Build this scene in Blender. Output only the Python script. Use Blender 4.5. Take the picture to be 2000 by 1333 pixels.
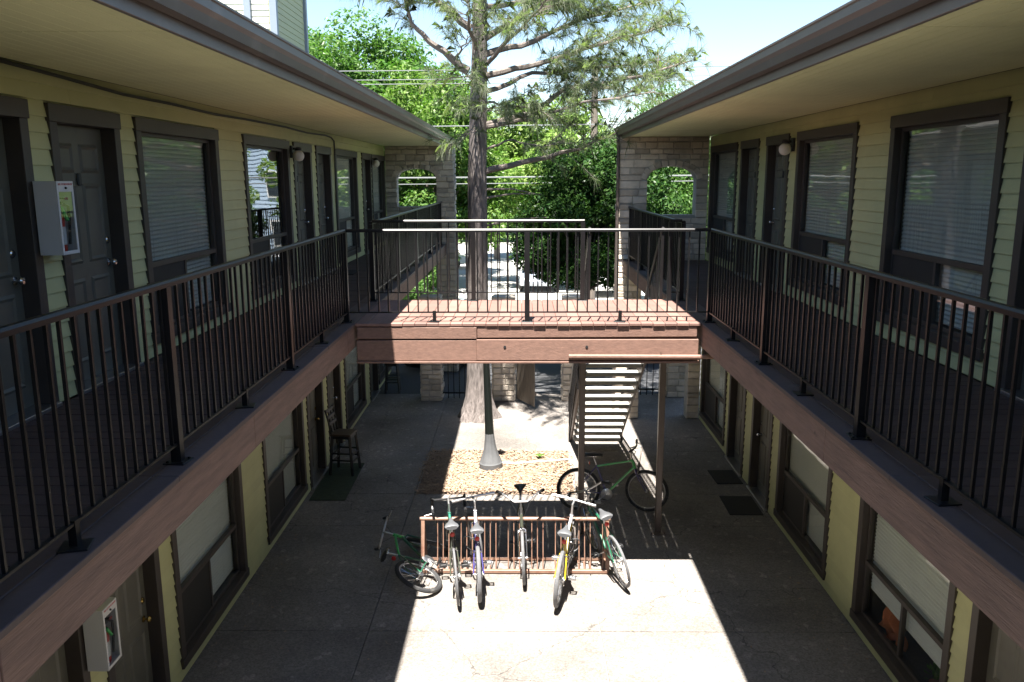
import bpy, bmesh, math, random
import numpy as np
from mathutils import Vector, Matrix, Quaternion
R = math.radians
random.seed(7)
for o in list(bpy.data.objects): bpy.data.objects.remove(o)
SC = bpy.context.scene
COL = SC.collection

# ------------------------------------------------------------------ camera
CAMH = 5.02
cam = bpy.data.cameras.new('camera'); camo = bpy.data.objects.new('camera', cam); COL.objects.link(camo)
cam.sensor_width = 36; cam.lens = 36*1614/2000; cam.clip_start = .05; cam.clip_end = 2000
camo.location = (0, 0, CAMH)
PITCH = math.atan(318/1614); YAW = math.atan(20/1614); ROLL = R(.2)
camo.rotation_euler = (Matrix.Rotation(YAW, 3, 'Z') @ Matrix.Rotation(R(90)-PITCH, 3, 'X') @ Matrix.Rotation(-ROLL, 3, 'Z')).to_euler()
SC.camera = camo
SC.render.resolution_x = 1024; SC.render.resolution_y = 682

# ------------------------------------------------------------------ world, sun, exposure
SUNDIR = Vector((.068, .33, -1)).normalized()          # the way the light travels
S = -SUNDIR
w = bpy.data.worlds.new('World'); SC.world = w; w.use_nodes = True
nt = w.node_tree; bg = nt.nodes['Background']
sky = nt.nodes.new('ShaderNodeTexSky'); sky.sky_type = 'NISHITA'; sky.sun_disc = False
sky.sun_elevation = math.asin(S.z); sky.sun_rotation = math.atan2(S.x, S.y)
sky.air_density = 1.0; sky.dust_density = 0.0; sky.ozone_density = 1.0
nt.links.new(sky.outputs[0], bg.inputs[0]); bg.inputs[1].default_value = .05
sun = bpy.data.lights.new('sun', 'SUN'); sun.energy = 5.0; sun.angle = R(.53); sun.color = (1, .955, .88)
suno = bpy.data.objects.new('sun', sun); COL.objects.link(suno); suno.location = (-2, -10, 30)
suno.rotation_euler = SUNDIR.to_track_quat('-Z', 'Y').to_euler()
vs = SC.view_settings; vs.view_transform = 'Standard'; vs.look = 'None'; vs.gamma = 1; vs.use_curve_mapping = False
vs.exposure = 2.45

# ------------------------------------------------------------------ helpers
class MB:
    def __init__(s): s.v = []; s.f = []
    def add(s, vs, fs):
        n = len(s.v); s.v += [tuple(p) for p in vs]; s.f += [tuple(i+n for i in f) for f in fs]; return s
    def box(s, x0, x1, y0, y1, z0, z1):
        x0, x1 = min(x0, x1), max(x0, x1)
        return s.add([(x0,y0,z0),(x1,y0,z0),(x1,y1,z0),(x0,y1,z0),(x0,y0,z1),(x1,y0,z1),(x1,y1,z1),(x0,y1,z1)],
                     [(0,3,2,1),(4,5,6,7),(0,1,5,4),(1,2,6,5),(2,3,7,6),(3,0,4,7)])
    def cbox(s, c, d): return s.box(c[0]-d[0]/2, c[0]+d[0]/2, c[1]-d[1]/2, c[1]+d[1]/2, c[2]-d[2]/2, c[2]+d[2]/2)
    def tube(s, pts, r, n=8, caps=True, flat=None):
        pts = [Vector(p) for p in pts]; k = len(pts)
        rs = r if isinstance(r, (list, tuple)) else [r]*k
        up = None; rings = []; base = len(s.v)
        for i, p in enumerate(pts):
            t = (pts[min(i+1, k-1)] - pts[max(i-1, 0)])
            t = t.normalized() if t.length > 1e-9 else Vector((0,0,1))
            if up is None: up = Vector((0,0,1)) if abs(t.z) < .95 else Vector((1,0,0))
            a = t.cross(up)
            if a.length < 1e-6: a = t.cross(Vector((0,1,0)))
            a.normalize(); b = a.cross(t).normalized(); up = b
            for j in range(n):
                th = 2*math.pi*(j+.5)/n
                s.v.append(tuple(p + a*math.cos(th)*rs[i] + b*math.sin(th)*rs[i]*(flat or 1)))
        for i in range(k-1):
            for j in range(n):
                q = base+i*n
                s.f.append((q+j, q+(j+1) % n, q+n+(j+1) % n, q+n+j))
        if caps:
            s.f.append(tuple(base+j for j in range(n))[::-1]); s.f.append(tuple(base+(k-1)*n+j for j in range(n)))
        return s
    def beam(s, p, q, wdt, hgt, up=(0,0,1)):
        p, q = Vector(p), Vector(q); t = (q-p).normalized(); a = t.cross(Vector(up)); 
        if a.length < 1e-6: a = t.cross(Vector((0,1,0)))
        a.normalize(); b = a.cross(t)
        vs = []
        for e in (p, q):
            for i, j in ((-1,-1),(1,-1),(1,1),(-1,1)): vs.append(e+a*i*wdt/2+b*j*hgt/2)
        return s.add(vs, [(0,1,2,3),(7,6,5,4),(0,4,5,1),(1,5,6,2),(2,6,7,3),(3,7,4,0)])
    def lathe(s, prof, n=16, c=(0,0,0), cap=True):
        b = len(s.v); k = len(prof)
        for r_, z in prof:
            for j in range(n):
                th = 2*math.pi*j/n; s.v.append((c[0]+r_*math.cos(th), c[1]+r_*math.sin(th), c[2]+z))
        for i in range(k-1):
            for j in range(n):
                q = b+i*n; s.f.append((q+j, q+(j+1) % n, q+n+(j+1) % n, q+n+j))
        if cap:
            s.f.append(tuple(b+j for j in range(n))[::-1]); s.f.append(tuple(b+(k-1)*n+j for j in range(n)))
        return s
    def torus(s, c, ax, R0, r0, n=28, m=8, sx=1.0):
        c = Vector(c); ax = Vector(ax).normalized(); u = ax.orthogonal().normalized(); w_ = ax.cross(u); b = len(s.v)
        for i in range(n):
            th = 2*math.pi*i/n; d = u*math.cos(th)+w_*math.sin(th)
            for j in range(m):
                ph = 2*math.pi*j/m; s.v.append(tuple(c+d*(R0+r0*math.cos(ph))+ax*r0*sx*math.sin(ph)))
        for i in range(n):
            for j in range(m):
                i2, j2 = (i+1) % n, (j+1) % m
                s.f.append((b+i*m+j, b+i2*m+j, b+i2*m+j2, b+i*m+j2))
        return s
    def sphere(s, c, r_, n=12, m=8, sz=1):
        prof = [(max(r_*math.sin(math.pi*i/m), 1e-4), -r_*sz*math.cos(math.pi*i/m)) for i in range(m+1)]
        return s.lathe(prof, n, c)
    def prism(s, poly, ax, a0, a1):
        """poly: 2-D points; ax: 'x','y' or 'z' extrusion axis"""
        def P(u, v, a): return {'x': (a,u,v), 'y': (u,a,v), 'z': (u,v,a)}[ax]
        n = len(poly); b = [P(u,v,a0) for u,v in poly]+[P(u,v,a1) for u,v in poly]
        return s.add(b, [tuple(range(n))[::-1], tuple(range(n,2*n))]+[(i,(i+1) % n,n+(i+1) % n,n+i) for i in range(n)])
    def xf(s, M, start=0):
        for i in range(start, len(s.v)): s.v[i] = tuple(M @ Vector(s.v[i]))
        return s
    def mesh(s, name, mat=None, smooth=False, bevel=0):
        me = bpy.data.meshes.new(name); me.from_pydata(s.v, [], s.f); me.update()
        bm = bmesh.new(); bm.from_mesh(me); bmesh.ops.recalc_face_normals(bm, faces=bm.faces)
        if bevel: bmesh.ops.bevel(bm, geom=[e for e in bm.edges], offset=bevel, segments=1, affect='EDGES')
        bm.to_mesh(me); bm.free()
        if mat: me.materials.append(M[mat])
        if smooth:
            me.polygons.foreach_set('use_smooth', [True]*len(me.polygons))
            try: me.set_sharp_from_angle(angle=R(40))
            except Exception: pass
        return me
    def build(s, name, mat, parent=None, smooth=False, bevel=0, loc=None, rz=0):
        return inst(name, s.mesh(name, mat, smooth, bevel), parent, loc, rz)
def inst(name, me, parent=None, loc=None, rz=0, scale=None):
    o = bpy.data.objects.new(name, me); COL.objects.link(o)
    if parent: o.parent = parent
    if loc: o.location = loc
    if rz: o.rotation_euler = (0, 0, rz)
    if scale: o.scale = scale
    return o
def tag(o, label=None, cat=None, group=None, kind=None):
    if label: o['label'] = label
    if cat: o['category'] = cat
    if group: o['group'] = group
    if kind: o['kind'] = kind
    return o
def thing(name, label, cat, loc=(0,0,0), rz=0, group=None):
    return tag(inst(name, None, None, loc, rz), label, cat, group)
_cache = {}
def cached(key, fn):
    if key not in _cache: _cache[key] = fn()
    return _cache[key]
def npmesh(name, V, F, mat):
    """V (n,3) float, F (m,k) int; all faces of k corners"""
    me = bpy.data.meshes.new(name); m, k = F.shape
    me.vertices.add(len(V)); me.vertices.foreach_set('co', V.astype(np.float32).ravel())
    me.loops.add(m*k); me.loops.foreach_set('vertex_index', F.astype(np.int32).ravel())
    me.polygons.add(m); me.polygons.foreach_set('loop_start', np.arange(0, m*k, k, dtype=np.int32))
    me.update(calc_edges=True); me.validate(); me.materials.append(M[mat]); return me

# ------------------------------------------------------------------ materials
M = {}
def mat(name, col, rough=.6, metal=0, var=.12, vscale=3., bump=0, bscale=40., grain=None, rnd=0, spec=.5, dirt=None, stretch=(1,1,1), coat=0, knots=None):
    m = bpy.data.materials.new(name); m.use_nodes = True; n = m.node_tree; N = n.nodes; L = n.links.new
    b = N['Principled BSDF']; b.inputs['Roughness'].default_value = rough; b.inputs['Metallic'].default_value = metal
    b.inputs['Specular IOR Level'].default_value = spec
    if coat: b.inputs['Coat Weight'].default_value = coat
    g = N.new('ShaderNodeNewGeometry'); mp = N.new('ShaderNodeMapping'); mp.inputs['Scale'].default_value = stretch
    L(g.outputs['Position'], mp.inputs[0])
    ns = N.new('ShaderNodeTexNoise'); ns.inputs['Scale'].default_value = vscale; ns.inputs['Detail'].default_value = 6; ns.inputs['Roughness'].default_value = .62
    L(mp.outputs[0], ns.inputs[0])
    hs = N.new('ShaderNodeMapRange'); hs.inputs[1].default_value = .25; hs.inputs[2].default_value = .75
    hs.inputs[3].default_value = 1-var; hs.inputs[4].default_value = 1+var; L(ns.outputs[0], hs.inputs[0])
    val = hs.outputs[0]
    if rnd:
        oi = N.new('ShaderNodeObjectInfo'); mr = N.new('ShaderNodeMapRange'); mr.inputs[3].default_value = 1-rnd; mr.inputs[4].default_value = 1+rnd
        L(oi.outputs['Random'], mr.inputs[0]); mu = N.new('ShaderNodeMath'); mu.operation = 'MULTIPLY'; L(val, mu.inputs[0]); L(mr.outputs[0], mu.inputs[1]); val = mu.outputs[0]
    mx = N.new('ShaderNodeMix'); mx.data_type = 'RGBA'; mx.blend_type = 'MULTIPLY'; mx.inputs[0].default_value = 1
    mx.inputs[6].default_value = (*col, 1); L(val, mx.inputs[7]); out = mx.outputs[2]
    if dirt:   # (colour, scale, threshold, amount)
        n2 = N.new('ShaderNodeTexNoise'); n2.inputs['Scale'].default_value = dirt[1]; n2.inputs['Detail'].default_value = 8; L(mp.outputs[0], n2.inputs[0])
        r2 = N.new('ShaderNodeMapRange'); r2.inputs[1].default_value = dirt[2]; r2.inputs[2].default_value = dirt[2]+.12; r2.inputs[4].default_value = dirt[3]; L(n2.outputs[0], r2.inputs[0])
        m2 = N.new('ShaderNodeMix'); m2.data_type = 'RGBA'; m2.inputs[7].default_value = (*dirt[0], 1); L(r2.outputs[0], m2.inputs[0]); L(out, m2.inputs[6]); out = m2.outputs[2]
    if knots:  # (scale, radius, colour): small dark knots, nail heads and chips
        kv = N.new('ShaderNodeTexVoronoi'); kv.inputs['Scale'].default_value = knots[0]; km = N.new('ShaderNodeMapping'); km.inputs['Scale'].default_value = (1,.45,1.2); L(g.outputs['Position'], km.inputs[0])
        kn = N.new('ShaderNodeTexNoise'); kn.inputs['Scale'].default_value = 14; L(g.outputs['Position'], kn.inputs[0]); ka = N.new('ShaderNodeMix'); ka.data_type = 'RGBA'; ka.blend_type = 'ADD'; ka.inputs[0].default_value = .06; L(km.outputs[0], ka.inputs[6]); L(kn.outputs[1], ka.inputs[7])
        L(ka.outputs[2], kv.inputs['Vector'])
        kr = N.new('ShaderNodeMapRange'); kr.inputs[1].default_value = knots[1]*.5; kr.inputs[2].default_value = knots[1]; kr.inputs[3].default_value = .85; kr.inputs[4].default_value = 0; L(kv.outputs['Distance'], kr.inputs[0])
        m3 = N.new('ShaderNodeMix'); m3.data_type = 'RGBA'; m3.inputs[7].default_value = (*knots[2], 1); L(kr.outputs[0], m3.inputs[0]); L(out, m3.inputs[6]); out = m3.outputs[2]
    L(out, b.inputs['Base Color'])
    if bump:
        n3 = N.new('ShaderNodeTexNoise'); n3.inputs['Scale'].default_value = bscale; n3.inputs['Detail'].default_value = 5; L(mp.outputs[0], n3.inputs[0])
        bp = N.new('ShaderNodeBump'); bp.inputs['Strength'].default_value = bump; bp.inputs['Distance'].default_value = .01; L(n3.outputs[0], bp.inputs['Height']); L(bp.outputs[0], b.inputs['Normal'])
    M[name] = m; return m
mat('siding', (.485,.485,.245), .55, var=.10, vscale=1.6, bump=.08, bscale=60, rnd=.04, dirt=((.38,.38,.19), 2.3, .60, .4))
mat('soffit', (.60,.60,.345), .6, var=.08, vscale=1.2, dirt=((.47,.455,.25), 1.1, .60, .5))
mat('trim', (.050,.040,.034), .5, var=.14, vscale=5, bump=.08, stretch=(1,1,1))
mat('gutter', (.098,.080,.072), .4, var=.10, vscale=1.5, dirt=((.19,.16,.14), 3, .6, .4))
mat('door', (.108,.104,.082), .5, var=.14, vscale=4, dirt=((.07,.065,.055), 3.5, .58, .5))
mat('deck', (.184,.104,.084), .62, var=.18, vscale=3, bump=.15, bscale=30, rnd=.16, dirt=((.13,.075,.062), 5, .58, .5))
mat('edgeplank', (.080,.053,.048), .6, var=.2, vscale=4, bump=.2, bscale=30, rnd=.15, dirt=((.12,.10,.095), 3.5, .66, .5))
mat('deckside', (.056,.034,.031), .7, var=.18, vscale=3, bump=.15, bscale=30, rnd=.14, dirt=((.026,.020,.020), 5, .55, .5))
mat('beam', (.168,.094,.070), .68, knots=(2.2,.05,(.05,.03,.02)), var=.26, vscale=4, stretch=(4,1,10), bump=.3, bscale=14, rnd=.06, dirt=((.14,.08,.065), 2.5, .6, .5))
mat('beamy', (.185,.109,.080), .68, var=.32, vscale=3, stretch=(4,.8,9), knots=(2.6,.075,(.035,.022,.018)), bump=.5, bscale=14, rnd=.06, dirt=((.075,.045,.038), 2.2, .61, .65))
mat('rail', (.0095,.0088,.0092), .34, spec=.32, var=.25, vscale=8, dirt=((.02,.017,.016), 9, .65, .5))
mat('steelbrown', (.085,.062,.052), .38, var=.15, vscale=5)
mat('rust', (.20,.115,.08), .5, var=.25, vscale=9, dirt=((.16,.07,.045), 7, .55, .7))
mat('dark', (.012,.012,.013), .6, var=.1)
mat('room', (.10,.095,.09), .9, var=.05)
mat('blind', (.44,.45,.42), .55, var=.05, vscale=2)
mat('blindwhite', (.72,.72,.68), .5, var=.05, vscale=2)
mat('shade', (.64,.63,.56), .7, var=.06, vscale=1.5)
mat('white', (.60,.60,.61), .4, var=.05, vscale=3, dirt=((.4,.38,.34), 6, .64, .5))
mat('brass', (.55,.38,.12), .25, 1, var=.05)
mat('chrome', (.62,.62,.63), .22, 1, var=.06)
mat('alu', (.48,.48,.49), .38, 1, var=.08)
mat('rubber', (.022,.022,.023), .75, var=.2, vscale=20, bump=.3, bscale=120, dirt=((.10,.095,.085), 9, .55, .5))
mat('rubbergrey', (.11,.11,.115), .75, var=.2, vscale=20, bump=.4, bscale=90)
mat('black', (.016,.016,.017), .45, var=.1)
mat('saddle_grey', (.075,.077,.083), .5, var=.1)
mat('p_green', (.015,.36,.06), .3, var=.05, coat=.6)
mat('p_teal', (.03,.17,.12), .3, var=.05, coat=.6)
mat('p_purple', (.045,.04,.15), .3, var=.05, coat=.6)
mat('p_olive', (.05,.055,.04), .28, var=.05, coat=.6)
mat('p_yellow', (.45,.32,.02), .3, var=.05, coat=.6)
mat('p_dkgreen', (.015,.10,.055), .3, var=.05, coat=.6)
mat('p_white', (.60,.60,.66), .3, var=.05, coat=.6)
mat('red', (.45,.02,.015), .3, var=.05)
mat('orange', (.62,.16,.03), .5, var=.15)
mat('cloth_orange', (.50,.13,.04), .85, var=.2, vscale=12, bump=.5, bscale=20)
mat('greenlbl', (.05,.42,.10), .4, var=.1)
mat('stone', (.55,.478,.395), .85, var=.22, vscale=6, bump=.6, bscale=22, rnd=.28, dirt=((.38,.25,.14), 1.6, .66, .4))
mat('mortar', (.38,.36,.32), .9, var=.15, vscale=8, bump=.4)
mat('bark', (.135,.115,.108), .9, var=.6, vscale=6, stretch=(5,5,.9), bump=1.0, bscale=7, dirt=((.055,.045,.04), 3.5, .52, .75))
mat('bark2', (.15,.125,.11), .9, var=.3, vscale=8, bump=.6, bscale=20)
mat('asphalt', (.055,.056,.06), .85, var=.3, vscale=30, bump=.3, bscale=90, dirt=((.10,.10,.10), 40, .62, .6))
mat('lot', (.40,.39,.36), .85, var=.12, vscale=1.2, dirt=((.27,.26,.25), .7, .58, .5))
mat('lawn', (.085,.14,.03), .9, var=.3, vscale=4, bump=.5, bscale=60)
mat('mulch', (.20,.14,.10), .9, var=.35, vscale=14, bump=.8, bscale=60)
mat('chip', (.27,.19,.13), .9, var=.5, vscale=30)
mat('concrete', (.32,.305,.28), .8, var=.15)
mat('tread', (.34,.33,.30), .8, var=.12, vscale=6, bump=.2)
mat('precast', (.085,.088,.093), .75, var=.15, vscale=8, bump=.2)
mat('lampgreen', (.008,.0105,.0095), .35, var=.2)
mat('matgreen', (.028,.042,.02), .95, var=.35, vscale=12, bump=.8, bscale=150)
mat('matdark', (.02,.019,.019), .95, var=.2, vscale=30, bump=.5, bscale=150)
mat('woodseat', (.07,.045,.033), .5, var=.25, vscale=10, stretch=(1,6,1))
mat('globe', (.72,.69,.62), .3, var=.04)
mat('roof', (.09,.085,.08), .9, var=.25, vscale=12, bump=.4)
mat('tower_sunlit', (.62,.60,.52), .6, var=.05, rnd=.02)  # tower front siding, sunlight put into its pale colour
mat('tower_shaded', (.34,.34,.22), .6, var=.05, rnd=.02)  # tower side face and core, shade put into the olive colour
mat('blueside', (.34,.44,.56), .6, var=.05, rnd=.03)
mat('bluetrim', (.20,.235,.30), .5, var=.05)
mat('whitetrim', (.7,.7,.68), .5, var=.05)
mat('wire', (.22,.23,.23), .4, var=.05)
mat('pole', (.17,.14,.115), .9, var=.2, vscale=6, stretch=(4,4,.6))
mat('car_white', (.62,.63,.64), .25, var=.02, coat=.8)
mat('car_blue', (.07,.12,.26), .25, var=.02, coat=.8)
mat('car_silver', (.36,.40,.46), .25, .3, var=.02, coat=.8)
mat('car_glass', (.03,.04,.05), .06, var=.02)
mat('screen', (.018,.017,.016), .7, var=.15)
mat('fencewood', (.15,.125,.10), .8, var=.3, vscale=5, stretch=(6,6,.8))
mat('terracotta', (.3,.12,.06), .8)
mat('tail', (.5,.03,.02), .3)
mat('cable', (.015,.014,.014), .5)

# exposed-aggregate concrete
m = mat('aggregate', (.170,.152,.137), .82, var=.16, vscale=1.3, bump=.5, bscale=110)
n = m.node_tree; N = n.nodes; L = n.links.new; b = N['Principled BSDF']; src = b.inputs['Base Color'].links[0].from_socket
vo = N.new('ShaderNodeTexVoronoi'); vo.inputs['Scale'].default_value = 55; gg = [q for q in N if q.type == 'NEW_GEOMETRY'][0]; L(gg.outputs['Position'], vo.inputs['Vector'])
sp = N.new('ShaderNodeSeparateColor'); L(vo.outputs['Color'], sp.inputs[0])
rr = N.new('ShaderNodeMapRange'); rr.inputs[3].default_value = .74; rr.inputs[4].default_value = 1.25; L(sp.outputs[0], rr.inputs[0])
v2 = N.new('ShaderNodeTexVoronoi'); v2.inputs['Scale'].default_value = 14; L(gg.outputs['Position'], v2.inputs['Vector'])
s2 = N.new('ShaderNodeSeparateColor'); L(v2.outputs['Color'], s2.inputs[0])
r2 = N.new('ShaderNodeMapRange'); r2.inputs[1].default_value = .93; r2.inputs[2].default_value = 1; r2.inputs[3].default_value = 1; r2.inputs[4].default_value = 1.5; L(s2.outputs[1], r2.inputs[0])
mm = N.new('ShaderNodeMath'); mm.operation = 'MULTIPLY'; L(rr.outputs[0], mm.inputs[0]); L(r2.outputs[0], mm.inputs[1])
x = N.new('ShaderNodeMix'); x.data_type = 'RGBA'; x.blend_type = 'MULTIPLY'; x.inputs[0].default_value = 1; L(src, x.inputs[6]); L(mm.outputs[0], x.inputs[7])
# large faint stains
n4 = N.new('ShaderNodeTexNoise'); n4.inputs['Scale'].default_value = .55; n4.inputs['Detail'].default_value = 7; L(gg.outputs['Position'], n4.inputs[0])
r4 = N.new('ShaderNodeMapRange'); r4.inputs[1].default_value = .3; r4.inputs[2].default_value = .7; r4.inputs[3].default_value = .62; r4.inputs[4].default_value = 1.25; L(n4.outputs[0], r4.inputs[0])
x2 = N.new('ShaderNodeMix'); x2.data_type = 'RGBA'; x2.blend_type = 'MULTIPLY'; x2.inputs[0].default_value = 1; L(x.outputs[2], x2.inputs[6]); L(r4.outputs[0], x2.inputs[7])
nw = N.new('ShaderNodeTexNoise'); nw.inputs['Scale'].default_value = 2.2; nw.inputs['Detail'].default_value = 8; L(gg.outputs['Position'], nw.inputs[0])
wa = N.new('ShaderNodeMix'); wa.data_type = 'RGBA'; wa.blend_type = 'ADD'; wa.inputs[0].default_value = .55; L(gg.outputs['Position'], wa.inputs[6]); L(nw.outputs[1], wa.inputs[7])
vc = N.new('ShaderNodeTexVoronoi'); vc.feature = 'DISTANCE_TO_EDGE'; vc.inputs['Scale'].default_value = .38; L(wa.outputs[2], vc.inputs['Vector'])
rc = N.new('ShaderNodeMapRange'); rc.inputs[1].default_value = .0006; rc.inputs[2].default_value = .0028; rc.inputs[3].default_value = .45; rc.inputs[4].default_value = 1; L(vc.outputs['Distance'], rc.inputs[0])
x3 = N.new('ShaderNodeMix'); x3.data_type = 'RGBA'; x3.blend_type = 'MULTIPLY'; x3.inputs[0].default_value = 1; L(x2.outputs[2], x3.inputs[6]); L(rc.outputs[0], x3.inputs[7])
L(x3.outputs[2], b.inputs['Base Color'])

def glassmat(name, tint, boost):
    m = bpy.data.materials.new(name); m.use_nodes = True; n = m.node_tree; N = n.nodes; L = n.links.new
    N.remove(N['Principled BSDF']); out = N['Material Output']
    tr = N.new('ShaderNodeBsdfTransparent'); tr.inputs[0].default_value = (*tint, 1)
    gl = N.new('ShaderNodeBsdfGlossy'); gl.inputs['Roughness'].default_value = .012
    fr = N.new('ShaderNodeFresnel'); fr.inputs[0].default_value = 1.5
    mu = N.new('ShaderNodeMath'); mu.operation = 'MULTIPLY'; mu.use_clamp = True; mu.inputs[1].default_value = boost; 
    g0 = N.new('ShaderNodeNewGeometry'); iv = N.new('ShaderNodeMath'); iv.operation = 'SUBTRACT'; iv.inputs[0].default_value = 1; L(g0.outputs['Backfacing'], iv.inputs[1])
    m0 = N.new('ShaderNodeMath'); m0.operation = 'MULTIPLY'; L(fr.outputs[0], m0.inputs[0]); L(iv.outputs[0], m0.inputs[1]); L(m0.outputs[0], mu.inputs[0])
    mx = N.new('ShaderNodeMixShader'); L(mu.outputs[0], mx.inputs[0]); L(tr.outputs[0], mx.inputs[1]); L(gl.outputs[0], mx.inputs[2]); L(mx.outputs[0], out.inputs[0])
    # old panes are not quite flat
    tn = N.new('ShaderNodeTexNoise'); tn.inputs['Scale'].default_value = .9; bp = N.new('ShaderNodeBump'); bp.inputs['Strength'].default_value = .06; bp.inputs['Distance'].default_value = .05
    g = N.new('ShaderNodeNewGeometry'); L(g.outputs['Position'], tn.inputs[0]); L(tn.outputs[0], bp.inputs['Height']); L(bp.outputs[0], gl.inputs['Normal'])
    M[name] = m
glassmat('glass', (.95,.97,.96), 1.5)
glassmat('glassclear', (.9,.92,.92), 1.0)
def leafmat(name, c1, c2, trans=.35):
    m = bpy.data.materials.new(name); m.use_nodes = True; n = m.node_tree; N = n.nodes; L = n.links.new
    N.remove(N['Principled BSDF']); out = N['Material Output']
    g = N.new('ShaderNodeNewGeometry'); cr = N.new('ShaderNodeMix'); cr.data_type = 'RGBA'
    cr.inputs[6].default_value = (*c1, 1); cr.inputs[7].default_value = (*c2, 1); L(g.outputs['Random Per Island'], cr.inputs[0])
    df = N.new('ShaderNodeBsdfDiffuse'); tl = N.new('ShaderNodeBsdfTranslucent'); gs = N.new('ShaderNodeBsdfGlossy'); gs.inputs['Roughness'].default_value = .38
    L(cr.outputs[2], df.inputs[0])
    hv = N.new('ShaderNodeMix'); hv.data_type = 'RGBA'; hv.blend_type = 'MULTIPLY'; hv.inputs[0].default_value = 1; hv.inputs[7].default_value = (.95,1.3,.45,1); L(cr.outputs[2], hv.inputs[6]); L(hv.outputs[2], tl.inputs[0])
    m1 = N.new('ShaderNodeMixShader'); m1.inputs[0].default_value = trans; L(df.outputs[0], m1.inputs[1]); L(tl.outputs[0], m1.inputs[2])
    m2 = N.new('ShaderNodeMixShader'); m2.inputs[0].default_value = .012; L(m1.outputs[0], m2.inputs[1]); L(gs.outputs[0], m2.inputs[2]); L(m2.outputs[0], out.inputs[0])
    M[name] = m
leafmat('leaf_bright', (.055,.13,.022), (.15,.22,.055), .40)
leafmat('leaf_mid', (.04,.105,.022), (.11,.185,.05), .40)
leafmat('leaf_dark', (.014,.045,.012), (.05,.10,.022), .22)
leafmat('leaf_pale', (.13,.22,.05), (.24,.31,.10))
leafmat('needle', (.09,.12,.075), (.25,.265,.185), .45)
leafmat('houseleaf', (.05,.14,.03), (.14,.26,.08), .2)

DECK = 3.37; XL, XR = -3.49, 3.77; RLX, RRX = -2.04, 2.17; ELX, ERX = -1.95, 2.08
SOF = 5.82; BY0, BY1 = 9.42, 11.27
# ------------------------------------------------------------------ ground
def flat(name, m_, x0, x1, y0, y1, z, t=.1):
    o = MB().box(x0, x1, y0, y1, z-t, z).build(name, m_); tag(o, kind='structure'); return o
flat('ground', 'lawn', -500, 500, -200, 900, -.10, .5)
court = flat('courtyard_bed', 'concrete', -14, 14, -8, 19.0, -.028, .06)
ysl = [-8, -4, -.6, 2.4, 5.4, 8.52, 11.4, 12.66, 14.8, 17.2, 19.0]
xsl = [-3.75, -1.74, .88, 4.0]
for i in range(len(ysl)-1):
    for j in range(3):
        if i == 7-0 and j == 1: continue
        MB().box(xsl[j]+.005, xsl[j+1]-.005, ysl[i]+.005, ysl[i+1]-.005, -.024, 0).build('paving_slab', 'aggregate', court)
flat('asphalt_drive', 'asphalt', -60, 60, 19.02, 31, -.004, .09)
flat('street', 'lot', -120, 120, 31.02, 64, .002, .1)
k = MB().box(-120, 120, 64.02, 64.3, -.1, .13).build('kerb', 'concrete'); tag(k, kind='structure')

# mulch bed
bed = MB()
nx, ny = 26, 22
for j in range(ny+1):
    for i in range(nx+1):
        u, v = i/nx, j/ny; e = min(u, 1-u, v, 1-v)
        bed.v.append((-1.72+u*2.58, 12.67+v*2.12, -.02+min(e*8, 1)*(.02+.03*random.random())))
for j in range(ny):
    for i in range(nx): a = j*(nx+1)+i; bed.f.append((a, a+1, a+nx+2, a+nx+1))
tag(bed.build('planting_bed', 'mulch', smooth=True), kind='structure')
rng = np.random.default_rng(3)
nchip = 9000
c = np.stack([np.clip(rng.uniform(-1.73,.86,nchip)+rng.normal(0,.035,nchip),-1.86,.92), np.clip(rng.uniform(12.66,14.8,nchip)+rng.normal(0,.05,nchip),12.48,14.98), rng.uniform(.005,.04,nchip)], 1)
a = rng.uniform(0, 6.28, nchip); ln = rng.uniform(.008,.032,nchip)*np.where(rng.random(nchip)<.12,2.2,1); wd = rng.uniform(.003,.013,nchip); tz = rng.uniform(-.35,.35,nchip)
d = np.stack([np.cos(a), np.sin(a), tz], 1)*ln[:,None]; e = np.stack([-np.sin(a), np.cos(a), rng.uniform(-.5,.5,nchip)], 1)*wd[:,None]
V = np.stack([c-d-e, c+d-e, c+d+e, c-d+e], 1).reshape(-1,3); F = np.arange(nchip*4).reshape(-1,4)
tag(inst('mulch_chips', npmesh('mulch_chips', V, F, 'chip')), 'loose tan bark chips covering the planting bed', 'mulch', kind='stuff')
hose = MB().tube([(-.42,14.02,.05),(-.1,14.0,.05),(.3,14.09,.05),(.84,14.2,.05)], .012, 6).build('irrigation_pipe', 'whitetrim', smooth=True)
tag(hose, 'thin pale irrigation pipe lying across the bark bed', 'pipe')
wd_ = thing('weed', 'small green weed sprouting in the bark bed', 'plant', (.32, 14.35, .03))
mb = MB()
for i in range(14):
    th = i*2.4; q = Vector((math.cos(th), math.sin(th), 0)); ln_ = random.uniform(.06,.13)
    mb.add([(0,0,0), tuple(q*ln_*.5+Vector((-q.y,q.x,0))*.02+Vector((0,0,.06))), tuple(q*ln_+Vector((0,0,.05))), tuple(q*ln_*.5-Vector((-q.y,q.x,0))*.02+Vector((0,0,.06)))], [(0,1,2,3)])
mb.build('leaves', 'leaf_bright', wd_)

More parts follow.
